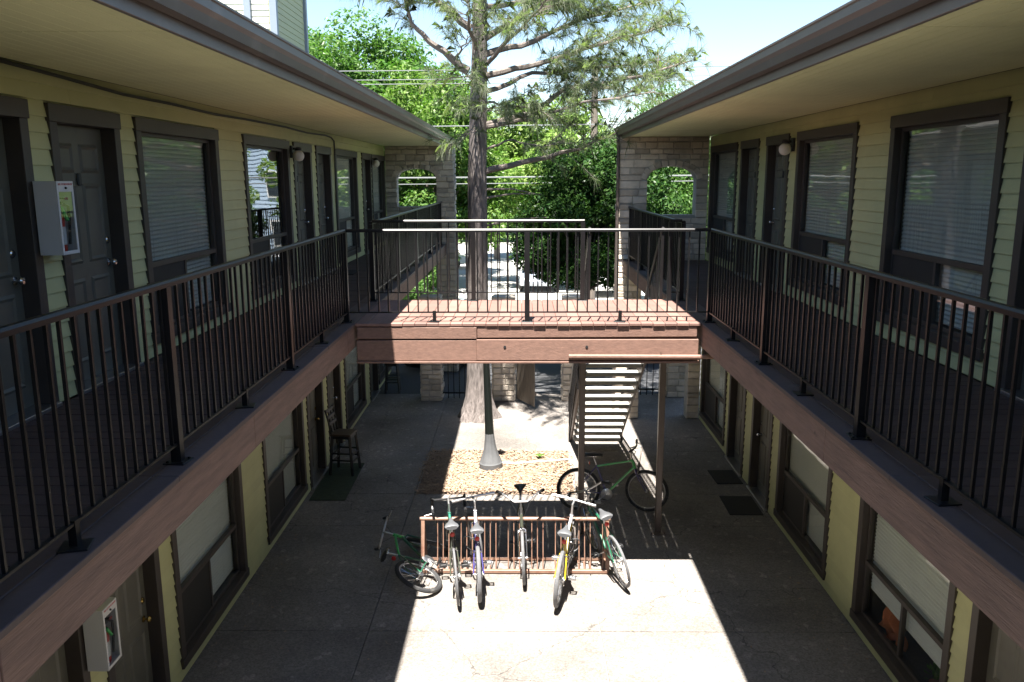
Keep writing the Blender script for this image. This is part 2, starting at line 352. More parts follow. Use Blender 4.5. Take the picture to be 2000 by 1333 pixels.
# ------------------------------------------------------------------ apartment wings
def win_parts():
    W, H, T = 2.04, 2.06, .10
    p = {}
    mb = MB()
    mb.box(-.11,.04,-W/2,-W/2+T,.10,H-T-.0); mb.box(-.11,.04,W/2-T,W/2,.10,H-T)
    mb.box(-.11,.046,-W/2-.01,W/2+.01,H-T,H+.02); mb.box(-.11,.05,-W/2-.01,W/2+.01,0,.10)
    p['frame'] = mb.mesh('frame','trim',bevel=.003)
    mb = MB(); a = W/2-T; mz = .73
    mb.box(-.075,-.03,-a,-a+.035,.10,H-T); mb.box(-.075,-.03,a-.035,a,.10,H-T); mb.box(-.074,-.031,-a+.035,a-.035,H-T-.035,H-T); mb.box(-.074,-.031,-a+.035,a-.035,.10,.14)
    mb.box(-.076,-.02,-a+.035,a-.035,mz-.025,mz+.025); mb.box(-.073,-.026,-.022,.022,.14,mz-.025)
    p['sash'] = mb.mesh('sash','trim',bevel=.002)
    p['pane_up'] = MB().box(-.052,-.048,-a+.03,a-.03,mz+.02,H-T-.03).mesh('pane','glass')
    p['pane_r'] = MB().box(-.052,-.048,.02,a-.03,.13,mz-.02).mesh('pane','glass')
    p['pane_l'] = MB().box(-.058,-.054,-a+.03,-.02,.13,mz-.02).mesh('pane','glass')
    p['screen'] = MB().box(-.040,-.036,-a+.035,-.022,.14,mz-.025).mesh('insect_screen','screen')
    def slats(z0, z1, y0, y1, nm, bm_='blind'):
        mb = MB(); z = z0; kk = 0
        while z < z1:
            for (ya, yb) in ((y0, y1),):
                sag = .002*math.sin(kk*1.7)
                mb.add([(-.105,ya,z),(-.105,yb,z),(-.097,yb,z+.018+sag),(-.097,ya,z+.018+sag),(-.112,yb,z+.0405),(-.112,ya,z+.0405)], [(0,1,2,3),(3,2,4,5)])
            z += .042; kk += 1
        mb.box(-.13,-.09,y0,y1,z1,z1+.03)
        for q in (.18,.5,.82):
            y = y0+(y1-y0)*q; mb.box(-.0965,-.0955,y-.003,y+.003,z0,z1)
        return mb.mesh(nm, bm_)
    p['slats_full'] = slats(.15, H-T-.06, -a+.04, a-.04, 'blind_slats')
    p['slats_up'] = slats(mz-.10, H-T-.06, -a+.04, a-.04, 'blind_slats')
    p['slats_lift'] = slats(.42, H-T-.06, -a+.04, a-.04, 'blind_slats', 'blindwhite')
    p['slats_white'] = slats(.15, H-T-.06, -a+.04, a-.04, 'blind_slats', 'blindwhite')
    p['shade_full'] = MB().box(-.106,-.103,-a+.03,a-.03,.14,H-T-.03).mesh('roller_shade','shade')
    p['shade_up'] = MB().box(-.106,-.103,-a+.03,a-.03,mz-.05,H-T-.03).mesh('roller_shade','shade')
    return p
WP = win_parts()
def window(parent, loc, rz, blind, screen=True, lab=None):
    w_ = inst('window', WP['frame'], parent, loc, rz)
    for k_, nm in (('sash','sash'),('pane_up','pane'),('pane_r','pane'),('pane_l','pane')): inst(nm, WP[k_], w_)
    if screen: inst('insect_screen', WP['screen'], w_)
    if blind.startswith('slats'): tag(inst('blind_slats', WP[blind], w_), kind='stuff')
    elif blind: inst('roller_shade', WP[blind], w_)
    return w_
def door_parts():
    W, H, T = 1.08, 2.17, .10
    p = {}
    mb = MB(); mb.box(-.13,.036,-W/2,-W/2+T,.0,H-T); mb.box(-.13,.036,W/2-T,W/2,.0,H-T); mb.box(-.13,.044,-W/2-.012,W/2+.012,H-T,H+.03)
    p['frame'] = mb.mesh('frame','trim',bevel=.003)
    mb = MB(); a = W/2-T-.004
    mb.box(-.12,-.085,-a,a,.03,H-T-.005)
    leaf = mb.mesh('leaf','door'); p['leaf'] = leaf
    for (nm, z0, z1) in (('a',1.70,1.93),('b',.98,1.62),('c',.18,.86)):
        y0, y1 = .05, a-.09
        mb = MB(); o_ = .022
        mb.add([(-.0845,y0,z0),(-.0845,y1,z0),(-.0845,y1,z1),(-.0845,y0,z1),(-.071,y0+o_,z0+o_),(-.071,y1-o_,z0+o_),(-.071,y1-o_,z1-o_),(-.071,y0+o_,z1-o_),
                (-.083,y0+2*o_,z0+2*o_),(-.083,y1-2*o_,z0+2*o_),(-.083,y1-2*o_,z1-2*o_),(-.083,y0+2*o_,z1-2*o_)],
               [(0,1,5,4),(1,2,6,5),(2,3,7,6),(3,0,4,7),(4,5,9,8),(5,6,10,9),(6,7,11,10),(7,4,8,11),(8,9,10,11)])
        p['pan'+nm] = mb.mesh('door_panel','door')
    p['sill'] = MB().box(-.13,.07,-W/2+.02,W/2-.02,-.0,.028).mesh('threshold','alu',bevel=.003)
    for mt in ('brass','chrome'):
        mb = MB(); mb.lathe([(.032,0),(.032,.006),(.012,.012),(.012,.035),(.027,.045),(.031,.06),(.024,.072),(.004,.076)],14); mb.xf(Matrix.Rotation(R(90),4,'Y'))
        p['knob'+mt] = mb.mesh('knob',mt,True)
        mb = MB(); mb.lathe([(.03,0),(.03,.012),(.022,.02),(.004,.021)],14); mb.xf(Matrix.Rotation(R(90),4,'Y')); p['bolt'+mt] = mb.mesh('deadbolt',mt,True)
    p['knock'] = MB().box(-.084,-.065,-.03,.03,1.60,1.70).mesh('knocker','black',bevel=.01)
    return p
DP = door_parts()
def door(parent, loc, rz, ks=1, mt='brass'):
    d_ = inst('door', DP['frame'], parent, loc, rz)
    inst('leaf', DP['leaf'], d_)
    for k_ in ('pana','panb','panc'):
        inst('door_panel', DP[k_], d_); o_ = inst('door_panel', DP[k_], d_); o_.scale = (1,-1,1)
    inst('threshold', DP['sill'], d_); inst('knob', DP['knob'+mt], d_, (-.085, ks*.36, .95)); inst('deadbolt', DP['bolt'+mt], d_, (-.085, ks*.36, 1.14)); inst('knocker', DP['knock'], d_)
    return d_
WTOP = 2.05
def wing(label, xw, s, y0, y1, ops, edge_x, gx, stone_y):
    """ops: list of (kind, y0, y1, low-variant, up-variant)"""
    root = thing('apartment_wing', label, 'building', (xw, (y0+y1)/2, 0)); bx_, by_ = xw, (y0+y1)/2
    rz = 0 if s > 0 else math.pi
    def X(d): return s*d
    def yy(v): return v-by_
    def part(mb, name, m_, parent=root, **k_): return mb.build(name, m_, parent, **k_)
    for lv, (zb, zt) in enumerate(((0, 3.06), (DECK, SOF))):
        holes = []
        for kind, a, b_, vlo, vup in ops:
            up_ = .05 if (lv and s < 0) else 0
            if kind == 'w': holes.append((a, b_, zb+.12+up_, zb+.12+2.06+up_, .10))
            else: holes.append((a, b_, zb, zb+2.17+up_, .10))
        holes.sort()
        core = MB(); cur = y0
        for (a, b_, h0, h1, t) in holes:
            a2, b2 = a+t*.6, b_-t*.6
            core.box(X(-.13), X(0), yy(cur), yy(a2), zb, zt)
            core.box(X(-.13), X(0), yy(a2), yy(b2), h1-t*.6, zt)
            if h0 > zb+.02: core.box(X(-.13), X(0), yy(a2), yy(b2), zb, h0+t*.6)
            cur = b2
        core.box(X(-.13), X(0), yy(cur), yy(y1), zb, zt)
        wall = part(core, 'wall', 'siding')
        z = zb+.012; EXP = .116; allrest = MB()
        while z < zt-.03:
            z2 = min(z+EXP, zt-.002)
            segs = []; cur = y0
            for (a, b_, h0, h1, t) in holes:
                if z2 > h0+t and z < h1-t+.02:
                    segs.append((cur, a+.04)); cur = b_-.04
            segs.append((cur, y1))
            rest = MB()
            for (a, b_) in segs:
                # long runs are nailed up in lengths; leave hairline butt joints
                cuts = [a]
                while b_-cuts[-1] > 4.2: cuts.append(cuts[-1]+random.uniform(2.4,3.6))
                cuts.append(b_)
                for q in range(len(cuts)-1):
                    c0, c1 = yy(cuts[q])+.0012, yy(cuts[q+1])-.0012
                    dj = random.uniform(0,.002)
                    pr = [(X(.0005), z), (X(.024+dj), z), (X(.0245+dj), z+.006), (X(.009), z2+.004), (X(.0005), z2+.004)]
                    if cuts[q+1] > 5.2 and c1-c0 > .12: part(MB().prism(pr, 'y', c0, c1), 'siding_board', 'siding', wall)
                    else: (rest if c1-c0 > .03 else MB()).prism(pr, 'y', c0, c1)
            allrest.add(rest.v, rest.f)
            z += EXP
        tag(part(allrest, 'siding_offcuts', 'siding', wall), kind='stuff')
        for kind, a, b_, vlo, vup in ops:
            v = (vlo, vup)[lv]
            if v is None: continue
            yc = yy((a+b_)/2)
            up_ = .05 if (lv and s < 0) else 0        # the shorter wing's upper openings sit a little higher
            if kind == 'w': window(root, (0, yc, zb+.12+up_), rz, v[0], v[1])
            else: door(root, (0, yc, zb+.002), rz, v[0], v[1]).scale = (1, 1, 1+up_/2.2)
    # rooms behind the glass
    rm = MB()
    for (zb, zt) in ((0, 3.06), (DECK, SOF)):
        rm.add([(X(-3), yy(y0), zb), (X(-3), yy(y1), zb), (X(-3), yy(y1), zt), (X(-3), yy(y0), zt)], [(0,1,2,3)])
    rm.box(X(-3.1), X(-.135), yy(y0), yy(y1), -.1, 0.0); rm.box(X(-3.1), X(-.135), yy(y0), yy(y1), 3.06, DECK); rm.box(X(-3.1), X(-.135), yy(y0), yy(y1), SOF, SOF+.1)
    rm.box(X(-3.1), X(-.135), yy(y0), yy(y0)+.1, 0, SOF); rm.box(X(-3.1), X(-.135), yy(y1)-.1, yy(y1), 0, SOF)
    part(rm, 'interior', 'room')
    # plinth under the lowest board
    part(MB().box(X(0), X(.016), yy(y0), yy(y1), -.02, .011), 'sill_plate', 'concrete')
    # balcony floor
    dw = abs(edge_x-xw)
    fl = part(MB().box(X(.0), X(dw-.07), yy(y0), yy(y1), 3.09, DECK-.034), 'balcony_floor', 'soffit')
    L_ = dw-.30
    dm = cached(('deckb', round(L_,3)), lambda: MB().box(0, L_, -.067, .067, -.030, 0).mesh('deck_board','deckside',bevel=.003))
    y = y0+.07
    while y < y1-.06:
        o_ = inst('deck_board', dm, fl, (X(.027) if s > 0 else X(.027)-L_, yy(y), DECK+random.uniform(-.0015,.0015)))
        y += .1385
    # the long planks along the edge that carry the posts
    y = y0
    while y < y1-.2:
        ln_ = min(random.uniform(2.6,3.9), y1-y)
        for (d0, d1) in ((dw-.268, dw-.138), (dw-.134, dw+.012)):
            part(MB().box(X(d0), X(d1), yy(y)+.002, yy(y+ln_)-.002, DECK-.032, DECK+.004+random.uniform(0,.003)), 'edge_plank', 'edgeplank', fl, bevel=.004)
        y += ln_
    y = y0; offs = 0
    while y < y1-.2:
        ln_ = min(random.uniform(2.2,3.4), y1-y)
        if y1-(y+ln_) < .6: ln_ = y1-y
        dd = random.uniform(-.004,.004)
        part(MB().box(X(dw-.045), X(dw+dd), yy(y)+.003, yy(y+ln_)-.003, 3.085, DECK-.033), 'rim_board', 'beamy', root, bevel=.004)
        y += ln_
    # roof
    gd = abs(gx-xw)
    rf = MB(); prof = [(X(gd-.13), SOF+.14), (X(gd-.10), SOF+.17), (X(-5), SOF+1.35), (X(-5), SOF+.1), (X(-.2), SOF+.101), (X(gd-.13), SOF+.101)]
    rf.prism(prof, 'y', yy(y0-.3), yy(y1+.25)); roof = part(rf, 'roof', 'roof')
    y = y0
    while y < y1-.01:
        y2 = min(y+2.44, y1)
        # one tongue-and-groove sheet with its V-grooves
        mb = MB(); x_ = .03; wv = .1015
        while x_ < gd-.165:
            x2 = min(x_+wv, gd-.16)
            mb.prism([(X(x_+.004), SOF), (X(x2-.004), SOF), (X(x2), SOF+.007), (X(x2), SOF+.02), (X(x_), SOF+.02), (X(x_), SOF+.007)], 'y', yy(y)+.005, yy(y2)-.005); x_ += wv
        part(mb, 'soffit_panel', 'soffit', roof); y = y2
    part(MB().box(X(.0), X(gd-.15), yy(y0), yy(y1), SOF+.021, SOF+.095), 'ceiling_core', 'trim', roof)
    part(MB().box(X(gd-.16), X(gd-.13), yy(y0-.3), yy(y1+.25), SOF-.045, SOF+.165), 'fascia', 'gutter', roof, bevel=.003)
    gp = [(X(gd-.128), SOF+.03), (X(gd-.05), SOF+.03), (X(gd-.035), SOF+.085), (X(gd-.012), SOF+.11), (X(gd-.012), SOF+.16), (X(gd), SOF+.165), (X(gd), SOF+.178), (X(gd-.02), SOF+.178), (X(gd-.022), SOF+.115), (X(gd-.045), SOF+.09), (X(gd-.06), SOF+.042), (X(gd-.12), SOF+.042), (X(gd-.122), SOF+.17), (X(gd-.128), SOF+.17)]
    part(MB().prism(gp, 'y', yy(y0-.3), yy(y1+.27)), 'gutter', 'gutter', roof)
    return root, by_

V_ = 'slats_full'
LOPS = [('d',1.0,2.08,(1,'brass'),(1,'chrome')),('w',2.4,4.44,(V_,True),(V_,True)),('d',4.85,5.93,(1,'brass'),(1,'chrome')), ('d',6.2,7.28,(1,'brass'),(1,'chrome')), ('w',7.58,9.62,('slats_white',True),('slats_full',True)), ('w',10.5,12.54,('shade_full',True),('',True)),
        ('d',12.8,13.88,(1,'brass'),(1,'chrome')), ('d',14.2,15.28,(1,'chrome'),(1,'chrome')), ('w',15.64,17.68,('shade_full',True),('shade_full',True)), ('d',18.25,19.33,(1,'chrome'),(1,'chrome')), ('w',19.56,21.15,None,None)]
ROPS = [('w',1.6,3.64,(V_,True),(V_,True)),('d',5.27,6.35,(1,'brass'),(1,'chrome')), ('w',6.62,8.66,('slats_lift',False),('slats_full',True)), ('w',9.52,11.56,('shade_full',True),('slats_full',True)),
        ('d',11.92,13.0,(-1,'chrome'),(-1,'chrome')), ('d',13.42,14.5,(1,'chrome'),(1,'chrome')), ('w',14.78,16.70,('shade_full',True),('slats_full',True))]
LY1, RY1 = 21.3, 16.95
# the last window of each wing is a little narrower: keep the same sash set and let the hole fit it
LOPS[-1] = ('w',19.52,21.2,('shade_full',True),('shade_full',True)); LOPS[-1] = ('w',19.3+.2,21.2,('shade_full',True),('shade_full',True))
LW, lby = wing('long olive wing with its railed upper walkway, on the pine side', XL, 1, -5, LY1, LOPS[:-1]+[('w',19.42,21.22,None,None)], ELX, -1.69, LY1)
RW, rby = wing('shorter olive wing across the yard, pale stone wall at its end', XR, -1, -5, RY1, ROPS[:-1]+[('w',14.74,16.78,('shade_full',True),('slats_full',True))], ERX, 1.86, RY1)
# narrow end windows of the long wing
for zb in (0, DECK):
    w_ = window(LW, (0, (19.42+21.22)/2-lby, zb+.12), 0, 'shade_full', True); w_.scale = (1, 1.8/2.04, 1)

# stone end walls ------------------------------------------------------------
def stone_meshes():
    ms = []
    rs = random.Random(5)
    for i in range(9):
        mb = MB(); j = lambda a: rs.uniform(-a, a)
        o_ = [(-.5+j(.012), 0, -.5+j(.03)), (.5+j(.012), 0, -.5+j(.03)), (.5+j(.012), 0, .5+j(.03)), (-.5+j(.012), 0, .5+j(.03))]
        m_ = [(x*.985, -.55+j(.15), z*.95) for x, y, z in o_]
        f_ = [(x*(.90+j(.03)), -1+j(.2), z*(.74+j(.06))) for x, y, z in o_]
        mb.add(o_+m_+f_, [(0,1,5,4),(1,2,6,5),(2,3,7,6),(3,0,4,7),(4,5,9,8),(5,6,10,9),(6,7,11,10),(7,4,8,11),(8,9,10,11)])
        ms.append(mb.mesh('stone','stone'))
    return ms
SM = stone_meshes()
def stones(parent, org, x0, x1, z0, z1, yface, hole=None, ax='y', sgn=-1, minw=.15, maxw=.42, hmin=.095, hmax=.165, seed=1):
    """ashlar facing on a plane facing -Y (ax y) or +-X (ax x). hole(z)->(a,b) gap or None"""
    rs = random.Random(seed); z = z0
    while z < z1-.03:
        h = min(rs.uniform(hmin, hmax), z1-z)
        if z1-z-h < .05: h = z1-z
        spans = [(x0, x1)]
        if hole:
            g = hole(z+h/2)
            if g: spans = [(x0, g[0]), (g[1], x1)]
        for a, b_ in spans:
            x = a
            while x < b_-.02:
                w_ = rs.uniform(minw, maxw)
                if b_-x-w_ < minw*.7: w_ = b_-x
                w_ = min(w_, b_-x)
                dep = rs.uniform(.018,.04)
                o_ = inst('stone', rs.choice(SM), parent)
                if ax == 'y':
                    o_.location = (x+w_/2-org[0], yface-org[1]-sgn*-.0, z+h/2-org[2]); o_.rotation_euler = (0,0,0 if sgn < 0 else math.pi)
                else:
                    o_.location = (yface-org[0], x+w_/2-org[1], z+h/2-org[2]); o_.rotation_euler = (0,0, R(90) if sgn > 0 else R(-90))
                o_.scale = (w_-.008, dep, h-.008)
                x += w_
        z += h
def end_wall(wing_, org, xa, xb, yf, arch, seed, low_pier, low_other):
    """arch: (x0,x1,zsill,zspring,zcrown)"""
    a0, a1, zs, zp, zc = arch; cx = (a0+a1)/2; hw = (a1-a0)/2
    def top(x):
        u = (x-cx)/hw; return zp+(zc-zp)*math.sqrt(max(0, 1-u*u)) if abs(u) < 1 else zp
    mb = MB(); y0, y1 = yf-org[1], yf+.28-org[1]
    def bx(p, q, z0, z1): mb.box(p-org[0], q-org[0], y0, y1, z0, z1)
    bx(xa, a0, 3.0, SOF+.05); bx(a1, xb, 3.0, SOF+.05); bx(a0, a1, 3.0, zs)
    nst = 14
    for i in range(nst):
        p, q = a0+(a1-a0)*i/nst, a0+(a1-a0)*(i+1)/nst
        zz0, zz1 = top(p+1e-4) if i else zp, top(q-1e-4) if i < nst-1 else zp
        mb.add([(p-org[0],y0,zz0),(q-org[0],y0,zz1),(q-org[0],y0,SOF+.05),(p-org[0],y0,SOF+.05),(p-org[0],y1,zz0),(q-org[0],y1,zz1),(q-org[0],y1,SOF+.05),(p-org[0],y1,SOF+.05)],
               [(0,1,2,3),(7,6,5,4),(0,4,5,1)])
    bx(low_pier[0], low_pier[1], -.02, 3.0)
    if low_other: bx(low_other[0], low_other[1], -.02, 3.0)
    sw = mb.build('stone_wall', 'mortar', wing_)
    vo = .13
    def hole(z):
        if z < zs or z > zc+vo: return None
        if z <= zp: return (a0, a1)
        # inside the voussoir ring
        t_ = (z-zp)/(zc+vo-zp); w_ = (hw+vo*.8)*math.sqrt(max(0, 1-t_*t_)); return (cx-w_, cx+w_)
    stones(sw, org, xa, xb, 3.0, SOF-.002, yf, hole, seed=seed)
    # voussoirs
    nv = 11
    for i in range(nv):
        th = math.pi*(i+.5)/nv; px, pz = cx-hw*math.cos(th), zp+(zc-zp)*math.sin(th)
        nx_, nz_ = -math.cos(th)*(zc-zp), math.sin(th)*hw; l_ = math.hypot(nx_, nz_); nx_, nz_ = nx_/l_, nz_/l_
        o_ = inst('stone', random.choice(SM), sw, (px+nx_*vo*.5-org[0], yf-org[1], pz+nz_*vo*.5))
        o_.rotation_euler = (0, math.atan2(nx_, nz_), 0); o_.scale = (math.pi*(hw+zc-zp)/2/nv*1.08, .04, vo)
    for (p, q) in [low_pier]+([low_other] if low_other else []):
        stones(sw, org, p, q, 0, 3.0, yf, None, minw=.16, maxw=.34, seed=seed+9)
    # returns seen edge-on: reveal of the arch jambs and the outer edge
    if wing_ is RW: stones(sw, org, yf, yf+.28, 0, SOF-.05, xa, None, 'x', -1, .13, .28, seed=seed+3)
    else: stones(sw, org, yf, yf+.28, 0, SOF-.05, xb, None, 'x', 1, .13, .28, seed=seed+3)
end_wall(LW, (XL, lby, 0), XL+.03, -1.72, LY1, (-3.17,-2.17,4.32,5.03,5.26), 11, (-2.17,-1.72), None)
end_wall(RW, (XR, rby, 0), 1.96, XR-.03, RY1, (2.52,3.50,4.28,5.0,5.24), 21, (1.96,2.46), (3.48,XR-.03))
# downspout on the shorter wing
dsp = MB(); dsp.tube([(1.905,16.86,5.86),(1.905,16.86,5.70),(1.925,16.90,5.55),(1.925,16.90,.15),(1.90,16.75,.06)], .034, 8)
dsp.xf(Matrix.Translation((-XR,-rby,0))).build('downspout', 'gutter', RW, smooth=True)
# unseen wing added behind the viewer to block skylight and darken the yard
bw = thing('apartment_wing', 'unseen olive wing added behind the viewer to block skylight', 'building', (0,-7,0))
MB().box(-12,12,-3,0,0,3.0).box(-12,12,-3,0,3.4,5.8).build('wall','siding',bw)
MB().box(-12,12,-3,1.0,3.0,3.4).build('balcony_floor','deckside',bw)
MB().prism([(-3.2,5.8),(1.3,5.8),(1.3,5.98),(-3.2,7.2)],'x',-12,12).build('roof','roof',bw)

# ------------------------------------------------------------------ railings
BAL = MB().box(-.008,.008,-.008,.008,0,1).mesh('baluster','rail')
POST = MB().box(-.029,.029,-.029,.029,0,1).mesh('post','rail',bevel=0)
FOOT = MB().box(-.019,.019,-.019,.019,0,.13).mesh('foot','rail')
PLATE = MB().box(-.065,.065,-.065,.065,0,.008).mesh('base_plate','rail',bevel=.002)
BOLT = MB().lathe([(.009,0),(.009,.008),(.004,.011)],6).mesh('bolt','rail')
def railing(label, axis, fix, a0, a1, posts, feet, zb=DECK+.006, top=1.08, ends=(1,1), skip_posts=(), group='walkway railings'):
    """axis 'x' or 'y': direction it runs; fix: the other coordinate"""
    P = (lambda a, z: (a, fix, z)) if axis == 'x' else (lambda a, z: (fix, a, z))
    root = thing('railing', label, 'railing', P((a0+a1)/2, zb), group=group); org = Vector(root.location)
    rel = lambda a, z: tuple(Vector(P(a, zb+z))-org)
    mb = MB(); e0 = Vector(rel(a0, top-.02)); e1 = Vector(rel(a1, top-.02))
    w_, h_ = .027, .018
    prof = [(-w_,-h_),(w_,-h_),(w_,h_*.3),(w_*.6,h_),(-w_*.6,h_),(-w_,h_*.3)]
    if axis == 'y': mb.prism([(u, v+e0.z) for u, v in prof], 'y', e0.y, e1.y)
    else: mb.prism([(u, v+e0.z) for u, v in prof], 'x', e0.x, e1.x)
    mb.build('top_rail', 'rail', root)
    mb = MB(); f0 = Vector(rel(a0, .115)); f1 = Vector(rel(a1, .115)); mb.beam(f0, f1, .03, .014); mb.build('bottom_rail', 'rail', root)
    for p in posts:
        o = inst('post', POST, root, rel(p, .008), scale=(1,1,top-.047)); pl = inst('base_plate', PLATE, root, rel(p, 0), rz=random.uniform(-.15,.15))
        for q in ((1,1),(-1,-1),(1,-1),(-1,1)): inst('bolt', BOLT, pl, (q[0]*.045, q[1]*.045, .008))
    for p in feet:
        inst('foot', FOOT, root, rel(p, 0)); inst('base_plate', PLATE, root, rel(p, 0), rz=random.uniform(-.3,.3))
    nb = int(round((a1-a0)/.1145))
    for i in range(1, nb):
        a = a0+(a1-a0)*i/nb+random.uniform(-.003,.003)
        if min([abs(a-p) for p in posts]+[9]) < .04: continue
        o = inst('baluster', BAL, root, rel(a, .122), scale=(1,1,top-.158)); o.rotation_euler = (random.uniform(-.004,.004), random.uniform(-.004,.004), 0)
    return root
G = 'walkway railings'
railing('black iron railing along the near walkway of the long wing', 'y', RLX, -.2, 9.50, [-.1,2.25,4.65,7.08,9.48], [1.1,3.5,5.87,8.25])
railing('black iron railing of the long wing beyond the footbridge', 'y', RLX, 11.2, 21.2, [11.22,13.6,16.0,18.4,20.8], [12.4,14.8,17.2,19.6])
railing('black iron railing along the near walkway of the shorter wing', 'y', RRX, -.2, 9.50, [.7,2.95,5.13,7.28,9.48], [1.8,4.05,6.22,8.38])
railing('black iron railing of the shorter wing beyond the footbridge', 'y', RRX, 11.2, 16.9, [11.22,13.2,15.0,16.7], [12.2,14.1])
railing('front railing of the sunlit footbridge', 'x', 9.50, RLX+.025, RRX-.025, [.06], [-1.02,1.14])
railing('rear railing of the footbridge, ending at the stair head', 'x', 11.20, RLX+.025, .84, [-.66,.82], [], top=1.10)
railing('short railing stub between stair head and shorter wing', 'x', 11.20, 1.98, RRX-.025, [2.0], [], top=1.10)

# ------------------------------------------------------------------ footbridge
fb = thing('footbridge', 'sunlit red-brown plank footbridge joining the two upper walkways', 'footbridge', (.06, 10.34, 3.0))
O = Vector(fb.location)
def fpart(mb, name, m_, parent=fb, **k): return mb.xf(Matrix.Translation(-O)).build(name, m_, parent, **k)
nb = 29; x0, x1 = ELX+.02, ERX-.02; wb = (x1-x0)/nb
for i in range(nb):
    a = x0+i*wb
    fpart(MB().box(a+.0014, a+wb-.0014, BY0-.035+random.uniform(-.006,.006), BY1+random.uniform(-.006,.006), DECK-.028+random.uniform(0,.003), DECK+.006+random.uniform(0,.004)), 'deck_board', 'deck', bevel=.004)
# face boards of the front beam: two courses, broken where they were pieced
for (a, b_, z0, z1, dy, m_) in ((x0+.02,-.525,3.195,3.332,0,'beam'), (-.52,x1-.04,3.205,3.338,.012,'beam'), (x0+.01,-.53,2.935,3.178,.006,'beam'), (-.53,x1-.02,2.94,3.186,.0,'beam')):
    tl = .012 if a > -.6 and z0 > 3.1 else 0
    mb = MB().box(a, b_, BY0+dy-.03, BY0+dy+.012, z0, z1)
    for i in (1, 2): mb.v[i] = (mb.v[i][0], mb.v[i][1], mb.v[i][2]+tl)
    fpart(mb, 'beam_board', 'beam', bevel=.004)
fpart(MB().box(x0+.03, x1-.03, BY0+.026, BY0+.12, 2.93, 3.337), 'beam', 'beam')
fpart(MB().box(x0+.02, x1-.02, BY1-.12, BY1-.03, 2.93, 3.337), 'beam', 'beam')
for i in range(8):
    a = x0+.3+i*.5; fpart(MB().box(a, a+.04, BY0+.122, BY1-.122, 3.05, 3.337), 'joist', 'beam')
fpart(MB().box(x0+.0, x1, BY0-.036, BY0+.125, 2.905, 2.929), 'bottom_trim', 'beam', bevel=.003)
fpart(MB().tube([(.54,BY0-.062,2.995),(1.4,BY0-.062,2.99),(2.75,BY0-.06,2.985)], .026, 8), 'conduit', 'beam', smooth=True)
for (cx_, sx_) in ((-.2,1),(.75,1)):
    fpart(MB().lathe([(.016,0),(.016,.006)],8).xf(Matrix.Translation((cx_,BY0-.031,3.10)) @ Matrix.Rotation(R(90),4,'X')), 'bolt_hole', 'dark')
for px in (.84, 1.95):
    fpart(MB().box(px-.042, px+.042, 11.14, 11.224, .012, 2.905), 'post', 'steelbrown', bevel=.006)
    pl = fpart(MB().box(px-.12, px+.12, 11.08, 11.28, 0.001, .012), 'base_plate', 'steelbrown', bevel=.003)
    for q in (-.09,.09): fpart(MB().lathe([(.012,0),(.012,.014),(.005,.018)],6).xf(Matrix.Translation((px+q,11.12,.012))), 'bolt', 'steelbrown', pl)

# ------------------------------------------------------------------ stairs
st = thing('staircase', 'open-riser staircase descending from the footbridge, seen from beneath', 'staircase', (1.4, 13.2, 0)); O2 = Vector(st.location)
def spart(mb, name, m_, parent=st, **k): return mb.xf(Matrix.Translation(-O2)).build(name, m_, parent, **k)
SX0, SX1 = .93, 1.90; NR = 17; ys, ye = 11.27, 15.15; rise = DECK/NR; run = (ye-ys)/(NR-1)
trm = MB().box(0, SX1-SX0-.09, 0, .265, -.045, 0).mesh('tread','tread',bevel=.004)
for i in range(NR-1):
    inst('tread', trm, st, (SX0+.045-O2.x, ys+i*run-.0-O2.y, DECK-(i+1)*rise))
for x in (SX0, SX1-.04):
    dz = .16
    mb = MB(); mb.prism([(ys, DECK-.02), (ys, DECK-.36), (ye+.25, -.0), (ye+.32, 0), (ye+.32, .22)], 'x', x, x+.04); spart(mb, 'stringer', 'steelbrown', bevel=.003)
for x in (SX0-.012, SX1+.012):
    mb = MB(); rp = [(x, ys+.02, DECK+.98), (x, ys+.12, DECK+.93), (x, ye+.2, .98), (x, ye+.42, .86), (x, ye+.44, .55)]
    mb.tube(rp, .021, 8); spart(mb, 'handrail', 'rail', smooth=True)
    spart(MB().beam((x, ys+.1, DECK+.10), (x, ye+.2, .17), .022, .03), 'lower_rail', 'rail')
    for yp in (ys+.06, (ys+ye)/2, ye+.2):
        zt = DECK+.95-(yp-ys)/(ye+.2-ys)*(DECK-.03); zb2 = max(0, zt-1.12)
        spart(MB().box(x-.02, x+.02, yp-.02, yp+.02, zb2, zt), 'newel', 'rail')
    q = ys+.2
    while q < ye+.15:
        zt = DECK+.91-(q-ys)/(ye+.2-ys)*(DECK-.0); spart(MB().box(x-.006, x+.006, q-.006, q+.006, zt-.80, zt), 'baluster', 'rail'); q += .125

# ------------------------------------------------------------------ entrance gate: piers, bars, wooden leaf
def pier(label, x0, x1, y0, h, seed, dep=.45):
    r_ = thing('stone_pier', label, 'pier', ((x0+x1)/2, y0, 0), group='stone piers of the yard entrance'); o_ = tuple(r_.location)
    core = MB().box(x0-o_[0], x1-o_[0], .0, dep, -.02, h).build('core', 'mortar', r_)
    stones(core, o_, x0, x1, 0, h, y0, None, minw=.15, maxw=.30, hmin=.10, hmax=.17, seed=seed)
    stones(core, o_, y0, y0+dep, 0, h, x1, None, 'x', 1, .15, .28, .10, .17, seed=seed+1)
    stones(core, o_, y0, y0+dep, 0, h, x0, None, 'x', -1, .15, .28, .10, .17, seed=seed+2)
    MB().box(x0-o_[0]-.03, x1-o_[0]+.03, -.04, dep+.04, h, h+.06).build('cap', 'stone', r_, bevel=.01)
pier('pale stone pier at the mouth of the long wing walkway', -2.30, -1.86, 18.35, 2.35, 31)
pier('stone pier just right of the pine trunk beside the wooden gate', -.66, -.18, 18.35, 2.35, 41)
